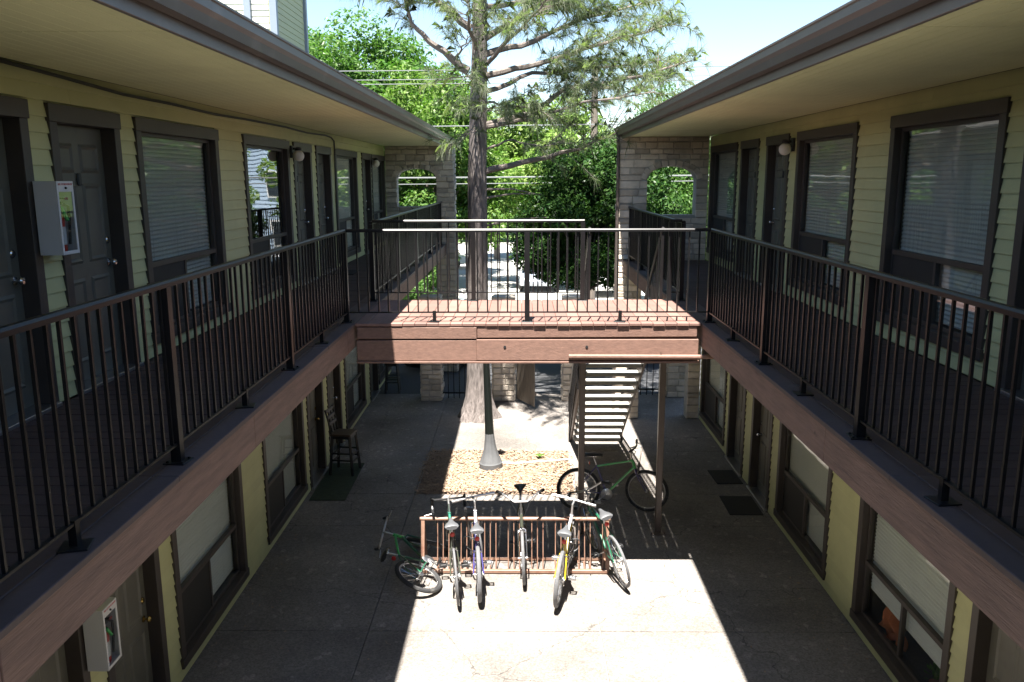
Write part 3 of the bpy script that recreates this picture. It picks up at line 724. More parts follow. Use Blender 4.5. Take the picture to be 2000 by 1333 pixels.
pier('stone pier half hidden behind the stair at the gateway', .93, 1.38, 18.35, 2.35, 51)
pier('shaded stone pier at the end of the shorter wing passage', 3.38, 3.9, 18.7, 2.35, 61)
def bars(label, x0, x1, y, h):
    g = thing('iron_fence', label, 'fence', ((x0+x1)/2, y, 0)); n_ = int((x1-x0)/.125)
    for z in (.12, h-.15): MB().box(x0-(x0+x1)/2, x1-(x0+x1)/2, -.015,.015, z, z+.03).build('rail', 'rail', g)
    bm_ = cached(('fbar',h), lambda: MB().box(-.009,.009,-.009,.009,.0,h).mesh('bar','rail'))
    for i in range(n_+1): inst('bar', bm_, g, (x0+(x1-x0)*i/n_-(x0+x1)/2, 0, 0))
bars('dark iron bars between walkway pier and pine trunk', -1.84, -.68, 18.6, 2.1)
bars('dark iron bars across the shorter wing passage', 2.5, 3.36, 18.9, 2.1)
wg = thing('wooden_gate', 'weathered plank gate standing open beside the middle pier', 'gate', (-.13, 18.4, 0), rz=R(-62))
for i in range(5): MB().box(.02+i*.17, .02+i*.17+.163, -.012, .012, .06, 2.0+.01*(i % 2)).build('plank', 'fencewood', wg, bevel=.003)
for z in (.3, 1.7): MB().box(.02,.86,.013,.05,z,z+.09).build('brace','fencewood',wg)
lw = thing('rubble_wall', 'low rubble stone wall beyond the long wing passage', 'wall', (-3.2, 22.8, 0))
core = MB().box(-1.6,1.0,0,.3,-.02,.5).build('core','mortar',lw)
stones(core, (-3.2,22.8,0), -4.8, -2.2, 0, .52, 22.8, None, minw=.14, maxw=.3, hmin=.09, hmax=.16, seed=77)

# ------------------------------------------------------------------ lamp post
lp = thing('lamp_post', 'short lamp post with flared concrete foot standing in the bark bed', 'lamp post', (-.55, 13.88, .02)); lp.rotation_euler = (0, R(-2.0), 0)
def flute(prof, n=16, amp=.07):
    mb = MB(); b0 = 0; k_ = len(prof)
    for r_, z, a_ in prof:
        for j in range(n*2):
            th = math.pi*j/n; q = r_*(1+(a_ if (j % 4 < 2) else -a_)); mb.v.append((q*math.cos(th), q*math.sin(th), z))
    m_ = n*2
    for i in range(k_-1):
        for j in range(m_): mb.f.append((i*m_+j, i*m_+(j+1) % m_, (i+1)*m_+(j+1) % m_, (i+1)*m_+j))
    mb.f.append(tuple((k_-1)*m_+j for j in range(m_))); return mb
flute([(.205,-.05,0),(.205,.09,0),(.195,.10,0),(.188,.12,.02),(.145,.22,.04),(.105,.36,.05),(.083,.52,.05),(.076,.62,.04)]).build('foot','precast',lp,smooth=True)
flute([(.077,.62,.03),(.070,.9,.03),(.060,1.5,.03),(.050,2.08,.03)]).build('pole','lampgreen',lp,smooth=True)
MB().lathe([(.05,2.08),(.085,2.1),(.085,2.14),(.06,2.16)],16).build('collar','lampgreen',lp,smooth=True)
MB().sphere((0,0,2.33),.17,20,14).build('globe','globe',lp,smooth=True)

# ------------------------------------------------------------------ wall lamps, cable, cabinets
def wall_lamp(label, xw, s, y, z):
    t = thing('wall_lamp', label, 'lamp', (xw, y, z), rz=0 if s > 0 else math.pi, group='globe lamps on the upper walls')
    MB().box(.02,.06,-.06,.06,-.09,.09).box(.06,.15,-.02,.02,.03,.06).build('bracket','black',t,bevel=.006)
    MB().lathe([(.05,.0),(.055,.03),(.03,.05)],14,(.14,0,.02)).build('cap','black',t,smooth=True)
    MB().sphere((.14,0,-.06),.084,18,12).build('globe','globe',t,smooth=True)
wall_lamp('white globe lamp nearer the viewer on the long wing', XL, 1, 12.67, 5.42)
wall_lamp('white globe lamp at the far end of the long wing', XL, 1, 19.37, 5.42)
wall_lamp('white globe lamp on the shorter wing beside a blind window', XR, -1, 11.74, 5.46)
cp = [(0,5.80),(2,5.79),(4.5,5.80),(5.7,5.795),(6.4,5.775),(7.4,5.745),(8.4,5.75),(9.5,5.735),(10.7,5.755),(12.4,5.765),(13.6,5.745),(14.9,5.77),(15.35,5.755),(15.53,5.70),(15.55,5.5),(15.555,4.6),(15.56,3.45)]
cb = MB().tube([(XL+.042+.008*math.sin(i*2), y, z) for i,(y,z) in enumerate(cp)], .014, 6).build('cable','cable',smooth=True)
tag(cb, 'black cable sagging along the top of the long wing wall', 'cable')
def text(body, size, m_, parent, loc, rot, name='lettering'):
    cu = bpy.data.curves.new(name, 'FONT'); cu.body = body; cu.size = size; cu.align_x = 'CENTER'; cu.align_y = 'CENTER'; cu.extrude = .0006; cu.resolution_u = 2
    o = bpy.data.objects.new(name, cu); me = bpy.data.meshes.new_from_object(o); bpy.data.objects.remove(o); me.materials.clear(); me.materials.append(M[m_])
    o = inst(name, me, parent, loc); o.rotation_euler = rot; return o
def cabinet(label, z):
    t = thing('extinguisher_cabinet', label, 'fire cabinet', (XL+.05, 5.985, z), group='fire extinguisher cabinets')
    W, D, H = .22, .155, .52; a = W/2
    MB().box(0,.006,-a,a,0,H).box(.006,D,-a,-a+.006,0,H).box(.006,D,a-.006,a,0,H).box(.006,D,-a+.006,a-.006,0,.006).box(.006,D,-a+.006,a-.006,H-.006,H).build('case','white',t)
    MB().box(D,D+.012,-a,-a+.022,0,H).box(D,D+.012,a-.022,a,0,H).box(D,D+.012,-a+.022,a-.022,0,.025).box(D,D+.012,-a+.022,a-.022,H-.075,H).build('door_frame','white',t,bevel=.002)
    MB().box(D+.003,D+.007,-a+.022,a-.022,.025,H-.075).build('pane','glassclear',t)
    text('FIRE EXTINGUISHER', .021, 'red', t, (D+.0125,0,H-.022), (R(90),0,R(90)))
    MB().lathe([(.008,0),(.008,.01)],10).xf(Matrix.Translation((D+.012,0,H-.048)) @ Matrix.Rotation(R(90),4,'Y')).build('lock','black',t)
    text('FIRE', .026, 'red', t, (D+.0075,.01,H-.125), (R(90),0,R(90)))
    e = thing('fire_extinguisher', 'red fire extinguisher inside the '+('upper' if z > 3 else 'lower')+' white wall cabinet', 'extinguisher', (XL+.05+.078, 5.985, z+.008), group='fire extinguishers')
    MB().lathe([(.05,0),(.055,.01),(.055,.26),(.045,.30),(.018,.325),(.018,.345)],16).build('tank','red',e,smooth=True)
    MB().lathe([(.0562,.06),(.0562,.19)],16,cap=False).build('label_band','white',e,smooth=True)
    MB().box(-.02,.055,-.015,.015,.345,.37).box(-.01,.075,-.01,.01,.385,.395).build('valve','black',e)
    MB().tube([(.03,.03,.36),(.065,.06,.33),(.06,.062,.2),(.05,.06,.06)],.01,6).build('hose','black',e,smooth=True)
    MB().tube([(.068,-.045,.33),(.07,-.03,.30),(.07,.0,.262),(.07,.02,.235)],.013,6).build('inspection_tag','greenlbl',e)
cabinet('white metal extinguisher cabinet beside the upper walkway door', 4.49)
cabinet('scuffed white extinguisher cabinet on the ground floor wall', 1.20)
# things behind the open lower window of the shorter wing
oc = MB(); gn = 14
for a_ in range(gn+1):
    for b_ in range(gn+1):
        u, v = a_/gn, b_/gn; wdt = .10+.34*v
        oc.v.append((.05*math.sin(u*14+v*3)*(.3+v)+.03*math.sin(v*9), (u-.5)*wdt*1.15-.10*v, .44*(1-v)+.05*math.sin(u*7)*v))
for a_ in range(gn):
    for b_ in range(gn): q = a_*(gn+1)+b_; oc.f.append((q,q+1,q+gn+2,q+gn+1))
o = oc.build('cloth','cloth_orange',smooth=True,loc=(XR+.20,8.22,.16)); sm_ = o.modifiers.new('thick','SOLIDIFY'); sm_.thickness = .012
tag(o, 'crumpled orange cloth hanging inside the ground floor window', 'cloth')
for i,(yy_,sz) in enumerate(((7.25,1.0),(6.98,.8))):
    pt = thing('potted_plant', 'leafy potted plant inside the ground floor window, '+('larger' if i == 0 else 'smaller')+' of two', 'plant', (XR+.24, yy_, .115), group='plants in the window')
    MB().lathe([(.05*sz,0),(.07*sz,.1*sz),(.075*sz,.1*sz),(.06*sz,.095*sz)],14).build('pot','terracotta',pt,smooth=True)
    mb = MB()
    for q in range(46):
        th = random.uniform(0,6.28); el = random.uniform(.1,1.4); r_ = random.uniform(.05,.17)*sz; d_ = Vector((math.cos(th)*math.cos(el)*.6, math.sin(th)*math.cos(el), math.sin(el)))
        p = d_*r_+Vector((0,0,.12*sz)); s_ = Vector((-d_.y,d_.x,.2)).normalized()*.025; mb.add([tuple(p-d_*.04),tuple(p+s_),tuple(p+d_*.045),tuple(p-s_)],[(0,1,2,3)])
    mb.build('leaves','houseleaf',pt)
    MB().box(-.03,.03,-.09,.09,-.11,-.001).build('saucer_stand','room',pt)

# ------------------------------------------------------------------ mats, chair, stool
def doormat(label, x0, x1, y0, y1, m_, rz=0):
    c_ = ((x0+x1)/2, (y0+y1)/2, .002); mb = MB().box(x0-c_[0], x1-c_[0], y0-c_[1], y1-c_[1], 0, .012)
    tag(mb.build('doormat', m_, None, bevel=.004, loc=c_, rz=rz), label, 'doormat', 'doormats')
doormat('large green turf mat under the bar chair', -3.40, -2.82, 12.36, 14.1, 'matgreen', .01)
doormat('black doormat at the farther ground door of the shorter wing', 3.24, 3.68, 13.1, 13.75, 'matdark', .03)
doormat('black doormat at the nearer ground door of the shorter wing', 3.15, 3.66, 11.8, 12.55, 'matdark', -.02)
doormat('small dark doormat on the upper walkway of the long wing', -3.38, -2.95, 14.35, 15.0, 'matdark', .02)
bpy.data.objects['doormat.003'].location.z = DECK+.008
def chair(label, name, cat, loc, rz, sh, back, w0):
    t = thing(name, label, cat, loc, rz); a = w0/2
    MB().box(-a,a,-a,a,sh-.035,sh).build('seat','woodseat',t,bevel=.01)
    MB().box(-a+.02,a-.02,-a+.02,a-.02,sh-.085,sh-.036).build('apron','black',t)
    for sx in (-1,1):
        for sy in (-1,1):
            MB().beam((sx*(a+.015), sy*(a+.015), 0), (sx*(a-.035), sy*(a-.035), sh-.036), .036, .036).build('leg','black',t)
    for z, e in ((.22,.0),(.34,.005)):
        for sx in (-1,1): MB().beam((sx*(a-.005+.0), -a+.005, z), (sx*(a-.005), a-.005, z), .02, .025).build('stretcher','black',t)
        MB().beam((-a+.005, -(a-.005), z+.04), (a-.005, -(a-.005), z+.04), .02, .025).build('stretcher','black',t)
        MB().beam((-a+.005, (a-.005), z+.04), (a-.005, (a-.005), z+.04), .02, .025).build('stretcher','black',t)
    if back:
        for sy in (-1,1): MB().tube([(-a+.02, sy*(a-.025), sh-.02),(-a-.02, sy*(a-.02), sh+.22),(-a-.07, sy*(a-.02), sh+.42)], .017, 6).build('back_post','black',t,smooth=True)
        for z_, x_ in ((sh+.385,-a-.062),(sh+.28,-a-.035),(sh+.17,-a-.008)): MB().box(x_-.01, x_+.01, -a+.03, a-.03, z_-.03, z_+.03).build('back_slat','black',t,bevel=.004)
        for q in (-.06,.06): MB().beam((-a+.0, q, sh+.0), (-a-.06, q, sh+.36), .012, .02).build('back_slat','black',t)
chair('dark bar-height chair with slatted back on the green mat', 'bar_chair', 'chair', (-3.08, 13.66, .015), R(-8), .72, True, .37)
chair('backless dark stool near the far end of the ground passage', 'bar_stool', 'stool', (-3.1, 19.2, 0), R(5), .74, False, .30)

# ------------------------------------------------------------------ bicycle rack
rk = thing('bicycle_rack', 'rust-brown steel bicycle rack filled with parked bikes', 'bicycle rack', (-.09, 10.08, 0)); rx0, rx1 = -1.21, 1.20
MB().tube([(rx0-.03,0,.68),(rx1+.03,0,.68)], .027, 10).build('top_rail','rust',rk,smooth=True)
for y_ in (-.17,.20): MB().box(rx0, rx1, y_-.022, y_+.022, .012, .056).build('base_rail','rust',rk,bevel=.004)
for x_ in (rx0+.01, rx1-.01):
    MB().beam((x_,0,.665),(x_,-.16,.05),.045,.045).build('end_leg','rust',rk); MB().beam((x_,0,.665),(x_,.19,.05),.045,.045).build('end_leg','rust',rk)
    MB().box(x_-.02,x_+.02,-.148,.178,.014,.05).build('end_rail','rust',rk)
x_ = rx0+.20; i = 0
rb = MB().tube([(0,0,.66),(0,-.05,.35),(0,-.15,.05)], .0065, 6).mesh('upright_bar','rust',True)
fbm = MB().tube([(0,-.15,.034),(0,.18,.034)], .0065, 6).mesh('floor_bar','rust',True)
while x_ < rx1-.04:
    for q in range(3):
        if x_+q*.073 < rx1-.03: inst('upright_bar', rb, rk, (x_+q*.073,0,0)); inst('floor_bar', fbm, rk, (x_+q*.073,0,0))
    x_ += .306

# ------------------------------------------------------------------ bicycles
def bike(label, rear, head, lean, paint, paint2=None, bar='flat', saddle='saddle_grey', sad_h=.92, steer=0, tyre='rubber', tw=.024, wr=.335, wbase=1.04, reflector=True, grips='black', bar_h=1.0, rims='alu', step=False, seat=None):
    root = thing('bicycle', label, 'bicycle', (rear[0], rear[1], 0), group='bicycles in the yard')
    hd = math.atan2(head[1], head[0])
    root.rotation_euler = (Matrix.Rotation(hd, 3, 'Z') @ Matrix.Rotation(lean, 3, 'X')).to_euler()   # + lean tips to the right
    root.location.z = 0.004+tw*abs(math.sin(lean))
    p2 = paint2 or paint; Rw = wr
    RA = Vector((0,0,Rw)); FA = Vector((wbase,0,Rw)); BB = Vector((.43,0,.275)); ST = Vector((.43-.16,0,sad_h-.18)); HT = Vector((wbase-.235,0,.82)); HB = Vector((wbase-.185,0,.67))
    if step: ST = Vector((.43-.15,0,.62))
    ax = (HT-HB).normalized()
    mb = MB(); mb.tube([HB,HT],.021,10); b1 = HB+ax*.03; t1 = HT-ax*.03
    if not step: mb.tube([t1, ST+Vector((.01,0,-.02))],.0165,8)
    else: mb.tube([t1-ax*.05, Vector((.62,0,.52)), BB.lerp(ST,.45)],.0165,8)
    f = mb.build('top_tube', paint2 or paint, root, smooth=True)
    MB().tube([b1, BB],.0195,8).build('down_tube', paint, root, smooth=True)
    MB().tube([BB, ST],.0165,8).build('seat_tube', seat or paint, root, smooth=True)
    mb = MB()
    for s in (-1,1):
        mb.tube([BB+Vector((-.03,s*.03,0)), Vector((.25,s*.05,.30)), RA+Vector((.01,s*.062,0))],.0095,6); mb.tube([ST+Vector((0,s*.018,-.03)), ST.lerp(RA,.45)+Vector((0,s*.045,0)), RA+Vector((0,s*.062,0))],.0085,6)
    mb.build('rear_stays', seat or paint, root, smooth=True)
    # seat post and saddle
    up = (ST-BB).normalized(); sp = ST+up*((sad_h-.05-ST.z)/up.z)
    MB().tube([ST, sp],.0135,8).build('seat_post','alu',root,smooth=True)
    prof = [(-.135,.075,.0),(-.12,.085,.012),(-.06,.075,.012),(0,.045,.008),(.06,.026,.006),(.11,.022,.004),(.14,.016,-.01)]
    sm = MB(); m_ = 8
    for (x,hw,dz) in prof:
        for j in range(m_):
            th = math.pi*2*j/m_; sm.v.append((sp.x+.0+x, hw*math.cos(th), sad_h-.028+dz+(.022 if math.sin(th) > 0 else .045)*math.sin(th)*(1 if math.sin(th) > 0 else (.55+hw*3)*.9)))
    for i in range(len(prof)-1):
        for j in range(m_): sm.f.append((i*m_+j, i*m_+(j+1)%m_, (i+1)*m_+(j+1)%m_, (i+1)*m_+j))
    sm.f.append(tuple(range(m_))); sm.f.append(tuple((len(prof)-1)*m_+j for j in range(m_)))
    sd = sm.build('saddle', saddle, root, smooth=True)
    MB().tube([sp+Vector((-.07,.02,.0)),sp+Vector((.06,.02,.0))],.004,5).tube([sp+Vector((-.07,-.02,.0)),sp+Vector((.06,-.02,.0))],.004,5).build('saddle_rails','chrome',sd)
    if reflector: MB().lathe([(.028,0),(.03,.012),(.012,.018)],12).xf(Matrix.Translation((sp.x-.05,0,sad_h-.15)) @ Matrix.Rotation(R(-90),4,'Y')).build('reflector','red',root,smooth=True)
    # wheels
    def wheel(c, mtx, rear_):
        def wp(mb, nm, mt, par, sm_=True):
            mb.xf(mtx); return mb.build(nm, mt, par, smooth=sm_)
        ty = wp(MB().torus(c,(0,1,0),Rw-tw,tw,36,8), 'wheel', tyre, root)
        wp(MB().torus(c,(0,1,0),Rw-2*tw-.004,.011,36,6,1.1), 'rim', rims, ty)
        mb = MB()
        for i in range(24):
            th = 2*math.pi*i/24; e_ = Vector((math.cos(th),0,math.sin(th))); s = (-1)**i; tg = Vector((-math.sin(th),0,math.cos(th)))*(.02 if (i//2) % 2 else -.02)
            mb.beam(Vector(c)+e_*.02+tg+Vector((0,s*.028,0)), Vector(c)+e_*(Rw-2*tw-.01), .0024, .0024)
        wp(mb, 'spokes', 'chrome', ty, False)
        wp(MB().lathe([(.009,-.06),(.009,-.035),(.022,-.034),(.013,-.026),(.013,.026),(.022,.034),(.009,.035),(.009,.06)],10).xf(Matrix.Translation(c) @ Matrix.Rotation(R(90),4,'X')), 'hub', 'alu', ty)
        if rear_:
            wp(MB().lathe([(.05,-.047),(.05,-.043),(.042,-.042),(.042,-.038),(.034,-.037),(.034,-.033)],16).xf(Matrix.Translation(c) @ Matrix.Rotation(R(90),4,'X') @ Matrix.Scale(-1,4,(0,0,1))), 'sprockets', 'alu', ty)
    wheel(RA, Matrix.Identity(4), True)
    SMX = Matrix.Translation(HT) @ Matrix.Rotation(steer, 4, ax) @ Matrix.Translation(-HT)
    wheel(FA, SMX, False)
    def fp(mb, nm, mt, par=root, sm_=True): mb.xf(SMX); return mb.build(nm, mt, par, smooth=sm_)
    mb = MB(); CR = HB-ax*.015
    mb.tube([HB, CR-ax*.01],.02,8)
    for s in (-1,1): mb.tube([CR, CR+Vector((.012,s*.045,-.02)), CR.lerp(FA,.6)+Vector((-.01,s*.05,0)), FA+Vector((0,s*.05,0))],[.014,.014,.011,.008],7)
    fp(mb, 'fork', 'chrome' if (bar == 'upright' or paint2 == 'p_white') else (seat or paint))
    SB = Vector((HT.x-.03, 0, bar_h-.03)); fwd = .09 if bar in ('flat','drop') else .05
    SE = SB+Vector((fwd,0,.03))
    fp(MB().tube([HT, SB, SE],[.015,.015,.015],8), 'stem', 'alu')
    mb = MB()
    if bar == 'flat':
        hw = .29; pts = [SE+Vector((-.04,-hw,.01)), SE+Vector((0,-.06,0)), SE+Vector((0,.06,0)), SE+Vector((-.04,hw,.01))]
        gl = [(pts[0], pts[0].lerp(pts[1],.52)), (pts[3], pts[3].lerp(pts[2],.52))]
    elif bar == 'upright':
        hw = .30; pts = [SE+Vector((-.17,-hw,.08)), SE+Vector((-.05,-.22,.085)), SE+Vector((.03,-.08,.01)), SE+Vector((.03,.08,.01)), SE+Vector((-.05,.22,.085)), SE+Vector((-.17,hw,.08))]
        gl = [(pts[0], pts[0].lerp(pts[1],.95)), (pts[5], pts[5].lerp(pts[4],.95))]
    elif bar == 'horn':
        hw = .21; pts = [SE+Vector((.20,-hw,.05)), SE+Vector((.03,-hw,.0)), SE+Vector((0,-hw+.06,0)), SE+Vector((0,hw-.06,0)), SE+Vector((.03,hw,.0)), SE+Vector((.20,hw,.05))]
        gl = [(pts[0], pts[1]), (pts[5], pts[4])]
    else:
        hw = .21
        side = lambda s: [SE+Vector((-.06,s*hw,-.16)), SE+Vector((.05,s*hw,-.155)), SE+Vector((.115,s*hw,-.10)), SE+Vector((.11,s*hw,-.03)), SE+Vector((.06,s*hw,.0)), SE+Vector((0,s*(hw-.03),.0))]
        pts = side(-1)+side(1)[::-1]; gl = [(pts[i], pts[i+1]) for i in (0,1,2,3,7,8,9,10)]
    hb = fp(MB().tube(pts,.0145,8), 'handlebar', 'black' if bar == 'drop' else 'alu')
    for i,(p_,q_) in enumerate(gl): fp(MB().tube([p_,q_],.02,8), 'grip' if bar != 'drop' else 'bar_tape', grips if bar != 'drop' else 'black', hb)
    mb = MB()
    for s in (-1,1):
        q_ = gl[0][1] if s < 0 else gl[-1][1]
        q_ = gl[0][1] if s < 0 else (gl[1][1] if bar in ('flat','upright','horn') else gl[-1][1])
        mb.tube([q_, q_+Vector((.05,s*.01,-.02)), q_+Vector((.045,s*.11,-.035))],.006,5)
    fp(mb, 'brake_levers', 'alu', hb)
    mb = MB()
    for s in (-1,1):
        q_ = gl[0][1] if s < 0 else gl[1][1]
        mb.tube([q_, q_+Vector((.12,-s*.06,.03)), HT+Vector((.13,s*.03,.02)), HB+Vector((.06,s*.02,.0))],.003,5)
    fp(mb, 'cables', 'black', hb)
    # crankset
    cr = MB().lathe([(.085,-.003),(.09,0),(.085,.003)],24).xf(Matrix.Translation(BB+Vector((0,-.045,0))) @ Matrix.Rotation(R(90),4,'X')).build('chainring','alu',root,smooth=True)
    ca = random.uniform(-.6,.9)
    for s in (-1,1):
        e_ = Vector((math.cos(ca),0,math.sin(ca)))*s*.17; p_ = BB+e_+Vector((0,s*.075,0))
        MB().tube([BB+Vector((0,s*.04,0)), BB+Vector((0,s*.062,0))+e_*.1, p_],[.014,.012,.009],6).build('crank','alu',cr,smooth=True)
        pp = p_+Vector((0,s*.055,0)); MB().box(-.045,.045,-.045,-.03,-.012,.012).box(-.045,.045,.03,.045,-.012,.012).box(-.045,-.03,-.03,.03,-.012,.012).box(.03,.045,-.03,.03,-.012,.012).tube([(0,-.05,0),(0,.05,0)],.008,6).xf(Matrix.Translation(pp)).build('pedal','black' if bar != 'flat' else 'alu',cr)
    MB().tube([BB+Vector((0,-.045,.088)), RA+Vector((0,-.042,.046))],.005,5).tube([BB+Vector((0,-.045,-.088)), RA+Vector((.02,-.042,-.09)), RA+Vector((0,-.042,-.046))],.005,5).build('chain','black',root)
    # brakes at rear and front
    MB().tube([ST.lerp(RA,.42)+Vector((-.0,-.05,0)), ST.lerp(RA,.36)+Vector((-.03,0,.03)), ST.lerp(RA,.42)+Vector((0,.05,0))],.008,6).build('rear_brake','alu',root,smooth=True)
    fp(MB().tube([CR+Vector((.04,-.05,-.05)), CR+Vector((.05,0,.0)), CR+Vector((.04,.05,-.05))],.008,6), 'front_brake', 'alu')
    return root
bike('teal road bicycle with black drop bars, leftmost standing in the rack', (-.78,9.16), (-.14,1), R(-3), 'p_olive', 'p_teal', bar='drop', saddle='saddle_grey', sad_h=.95, tw=.014, bar_h=.98, tyre='rubbergrey')
bike('purple and white mountain bicycle, second from the left in the rack', (-.52,9.22), (-.09,1), R(-1), 'p_purple', 'p_white', bar='flat', sad_h=.87, steer=R(14), tw=.026, bar_h=.98, grips='alu', tyre='rubbergrey')
bike('dark olive city bicycle facing the viewer in the middle of the rack', (.0,10.70), (.02,-1), R(2), 'p_olive', bar='upright', saddle='black', sad_h=.96, tw=.020, bar_h=1.0, tyre='rubbergrey', reflector=False)
bike('yellow mountain bicycle parked right of the middle in the rack', (.42,9.10), (.19,1), R(4), 'p_yellow', 'p_white', bar='flat', saddle='saddle_grey', sad_h=.89, steer=R(-10), tw=.026, bar_h=1.0, grips='alu', tyre='rubbergrey')
bike('dark green bicycle leaning over at the right end of the rack', (1.27,9.60), (-.27,1), R(-13), 'p_dkgreen', bar='upright', saddle='saddle_grey', sad_h=.93, tw=.018, bar_h=.97, tyre='rubbergrey')
bike('purple and green mountain bicycle parked under the stairs', (.86,11.98), (1,-.05), R(-5), 'p_green', 'p_green', seat='p_purple', bar='flat', saddle='black', sad_h=.90, steer=R(-16), tw=.025, bar_h=1.02)
bike('fallen green bicycle lying on its side left of the rack', (-1.00,9.50), (.03,1), R(-65), 'p_dkgreen', 'p_green', bar='horn', saddle='black', sad_h=.84, tw=.028, wr=.32, wbase=.98, bar_h=.95, steer=R(35))

# ------------------------------------------------------------------ pine
pine = thing('pine_tree', 'tall pine with long-needled boughs rising behind the footbridge', 'tree', (-.93, 17.0, 0)); PO = Vector(pine.location)
rp = random.Random(12)
tp = [(0,0,-.05,.46),(0,0,.08,.40),(.0,0,.22,.33),(.0,0,.45,.275),(.0,0,.9,.24),(.01,0,2,.215),(.02,0,3.5,.20),(.03,0,5,.188),(.06,0,6.2,.175),(.10,.02,7.4,.155),(.12,.03,8.6,.135),(.10,.03,10,.11),(.08,.0,12,.07),(.1,0,13.6,.02)]
mb = MB(); nn = 26
for (x,y,z,r_) in tp:
    for j in range(nn):
        th = 2*math.pi*j/nn; fl = 1+(.16*math.sin(th*5+.7)+.10*math.sin(th*8+2))*max(0, 1-z/.8)+.035*math.sin(th*9+z*2.1)+.02*math.sin(th*17-z*3)
        mb.v.append((x+r_*fl*math.cos(th), y+r_*fl*math.sin(th), z))
for i in range(len(tp)-1):
    for j in range(nn): mb.f.append((i*nn+j, i*nn+(j+1)%nn, (i+1)*nn+(j+1)%nn, (i+1)*nn+j))
mb.build('trunk','bark',pine,smooth=True)
tuft_p, tuft_d = [], []
def grow(pts, r0, foliage=1.0, twigs=1.0, start=.35):
    """one bough with side twigs; records tuft places. Points are relative to the foot of the tree"""
    P = [Vector(p) for p in pts]; out = []
    for i in range(len(P)-1):
        for q in range(4):
            t = q/4; v = P[i].lerp(P[i+1], t); v += Vector((rp.uniform(-.03,.03), rp.uniform(-.03,.03), rp.uniform(-.03,.03))) if (i or q) else Vector(); out.append(v)
    out.append(P[-1]); n_ = len(out); br = MB()
    br.tube(out, [r0*(1-.82*i/(n_-1)) for i in range(n_)], 7)
    ln_ = sum((P[i+1]-P[i]).length for i in range(len(P)-1))
    nt_ = max(2, int(ln_*7.6*twigs))
    for k_ in range(nt_):
        t = start+(1-start)*(k_+rp.random())/nt_; i = min(int(t*(n_-1)), n_-2); p = out[i].lerp(out[i+1], t*(n_-1)-i); ax = (out[i+1]-out[i]).normalized()
        side = ax.cross(Vector((0,0,1))).normalized()*rp.choice((-1,1)); d = (ax*rp.uniform(.3,1.0)+side*rp.uniform(.3,1.1)+Vector((0,0,rp.uniform(-.35,.6)))).normalized(); l_ = rp.uniform(.45,1.15)*(1.25-t*.55)
        q1 = p+d*l_*.55+Vector((0,0,rp.uniform(-.06,.02))); q2 = p+d*l_+Vector((0,0,rp.uniform(-.16,.16)))
        br.tube([p,q1,q2],[.009,.007,.004],4)
        m_ = int(l_/.075)
        for z in range(m_):
            u = .25+.75*(z+rp.random())/m_
            if rp.random() > foliage*.92: continue
            a_ = p.lerp(q1, u/.55) if u < .55 else q1.lerp(q2, (u-.55)/.45)
            a_ = a_+Vector((rp.uniform(-.05,.05),rp.uniform(-.05,.05),rp.uniform(-.05,.05)))
            tuft_p.append(a_); tuft_d.append((d+Vector((rp.uniform(-.7,.7),rp.uniform(-.7,.7),rp.uniform(-.5,.35)))).normalized())
        for z in range(2): tuft_p.append(q2); tuft_d.append((d+Vector((0,0,-.3*z))).normalized())
    br.build('branch','bark2',pine,smooth=True)
D0 = .93
def B(*pts): return [(x+D0, y-17, z) for x,y,z in pts]
grow(B((-.78,17,5.15),(.3,16.9,5.38),(1.2,16.9,5.62),(2.0,16.95,5.95)), .07, .35, .8, .45)
grow(B((-.76,17,6.05),(.1,17.1,6.28),(.9,17.1,6.75),(2.4,17.2,6.98),(3.35,17.3,7.3)), .075, 1, 1.2, .38)
grow(B((-.76,17,6.02),(.2,16.6,6.15),(1.2,16.3,6.45),(2.5,16.1,6.6)), .05, .8, 1, .45)
grow(B((-.74,17,7.0),(.1,16.7,7.15),(.95,16.5,7.35),(1.8,16.4,7.6),(2.9,16.4,7.85)), .07, 1, 1.3, .3)
grow(B((-.74,17,7.4),(.25,17.4,7.7),(1.3,17.7,8.2),(2.9,18,8.6)), .07, 1, 1.3, .3)
grow(B((-.72,17,7.7),(.3,16.8,8.25),(1.5,16.7,9.2)), .07, 1, 1.2, .3)
grow(B((-.74,17,6.7),(.2,17.6,7.1),(1.4,18.3,7.3),(3.0,18.8,7.5)), .055, 1, 1.2, .35)
grow(B((-1.05,17,7.1),(-1.7,16.95,7.55),(-2.12,16.9,7.98),(-2.28,16.9,8.5)), .085, 1, .9, .55)
grow(B((-1.0,17,7.9),(-1.75,17,8.45),(-2.6,17,9.2)), .08, 1, 1, .4)
grow(B((-1.3,17,7.32),(-1.15,16.9,7.55),(-.95,16.8,7.8)), .03, 1, 1.8, .2)
# boughs that come towards the bridge and hang in front of the trunk
grow(B((-.8,16.9,7.1),(-.2,15.9,7.5),(.25,14.9,7.8),(.5,14.4,8.0)), .05, .9, 1.3, .35)
grow(B((-.9,16.85,7.5),(-1.0,16.2,7.85),(-.95,15.5,8.1)), .045, .9, 1.5, .3)
grow(B((-.9,16.85,6.75),(-1.0,16.5,6.95),(-1.05,16.1,6.9)), .025, .7, 2.4, .3)
grow(B((-.85,16.85,6.2),(-.72,16.5,6.35),(-.6,16.2,6.3)), .02, .7, 2.2, .3)
grow(B((-.9,16.85,5.95),(-.95,16.6,6.0),(-1.0,16.45,5.85)), .015, .6, 2.2, .4)
grow(B((-.7,17,6.5),(-.2,16.5,6.4),(.4,16.1,6.25)), .025, .9, 2.0, .3)
grow(B((-.7,17,5.6),(-.2,16.8,5.75),(.4,16.6,5.6),(.8,16.5,5.7)), .025, .55, 1.2, .4)
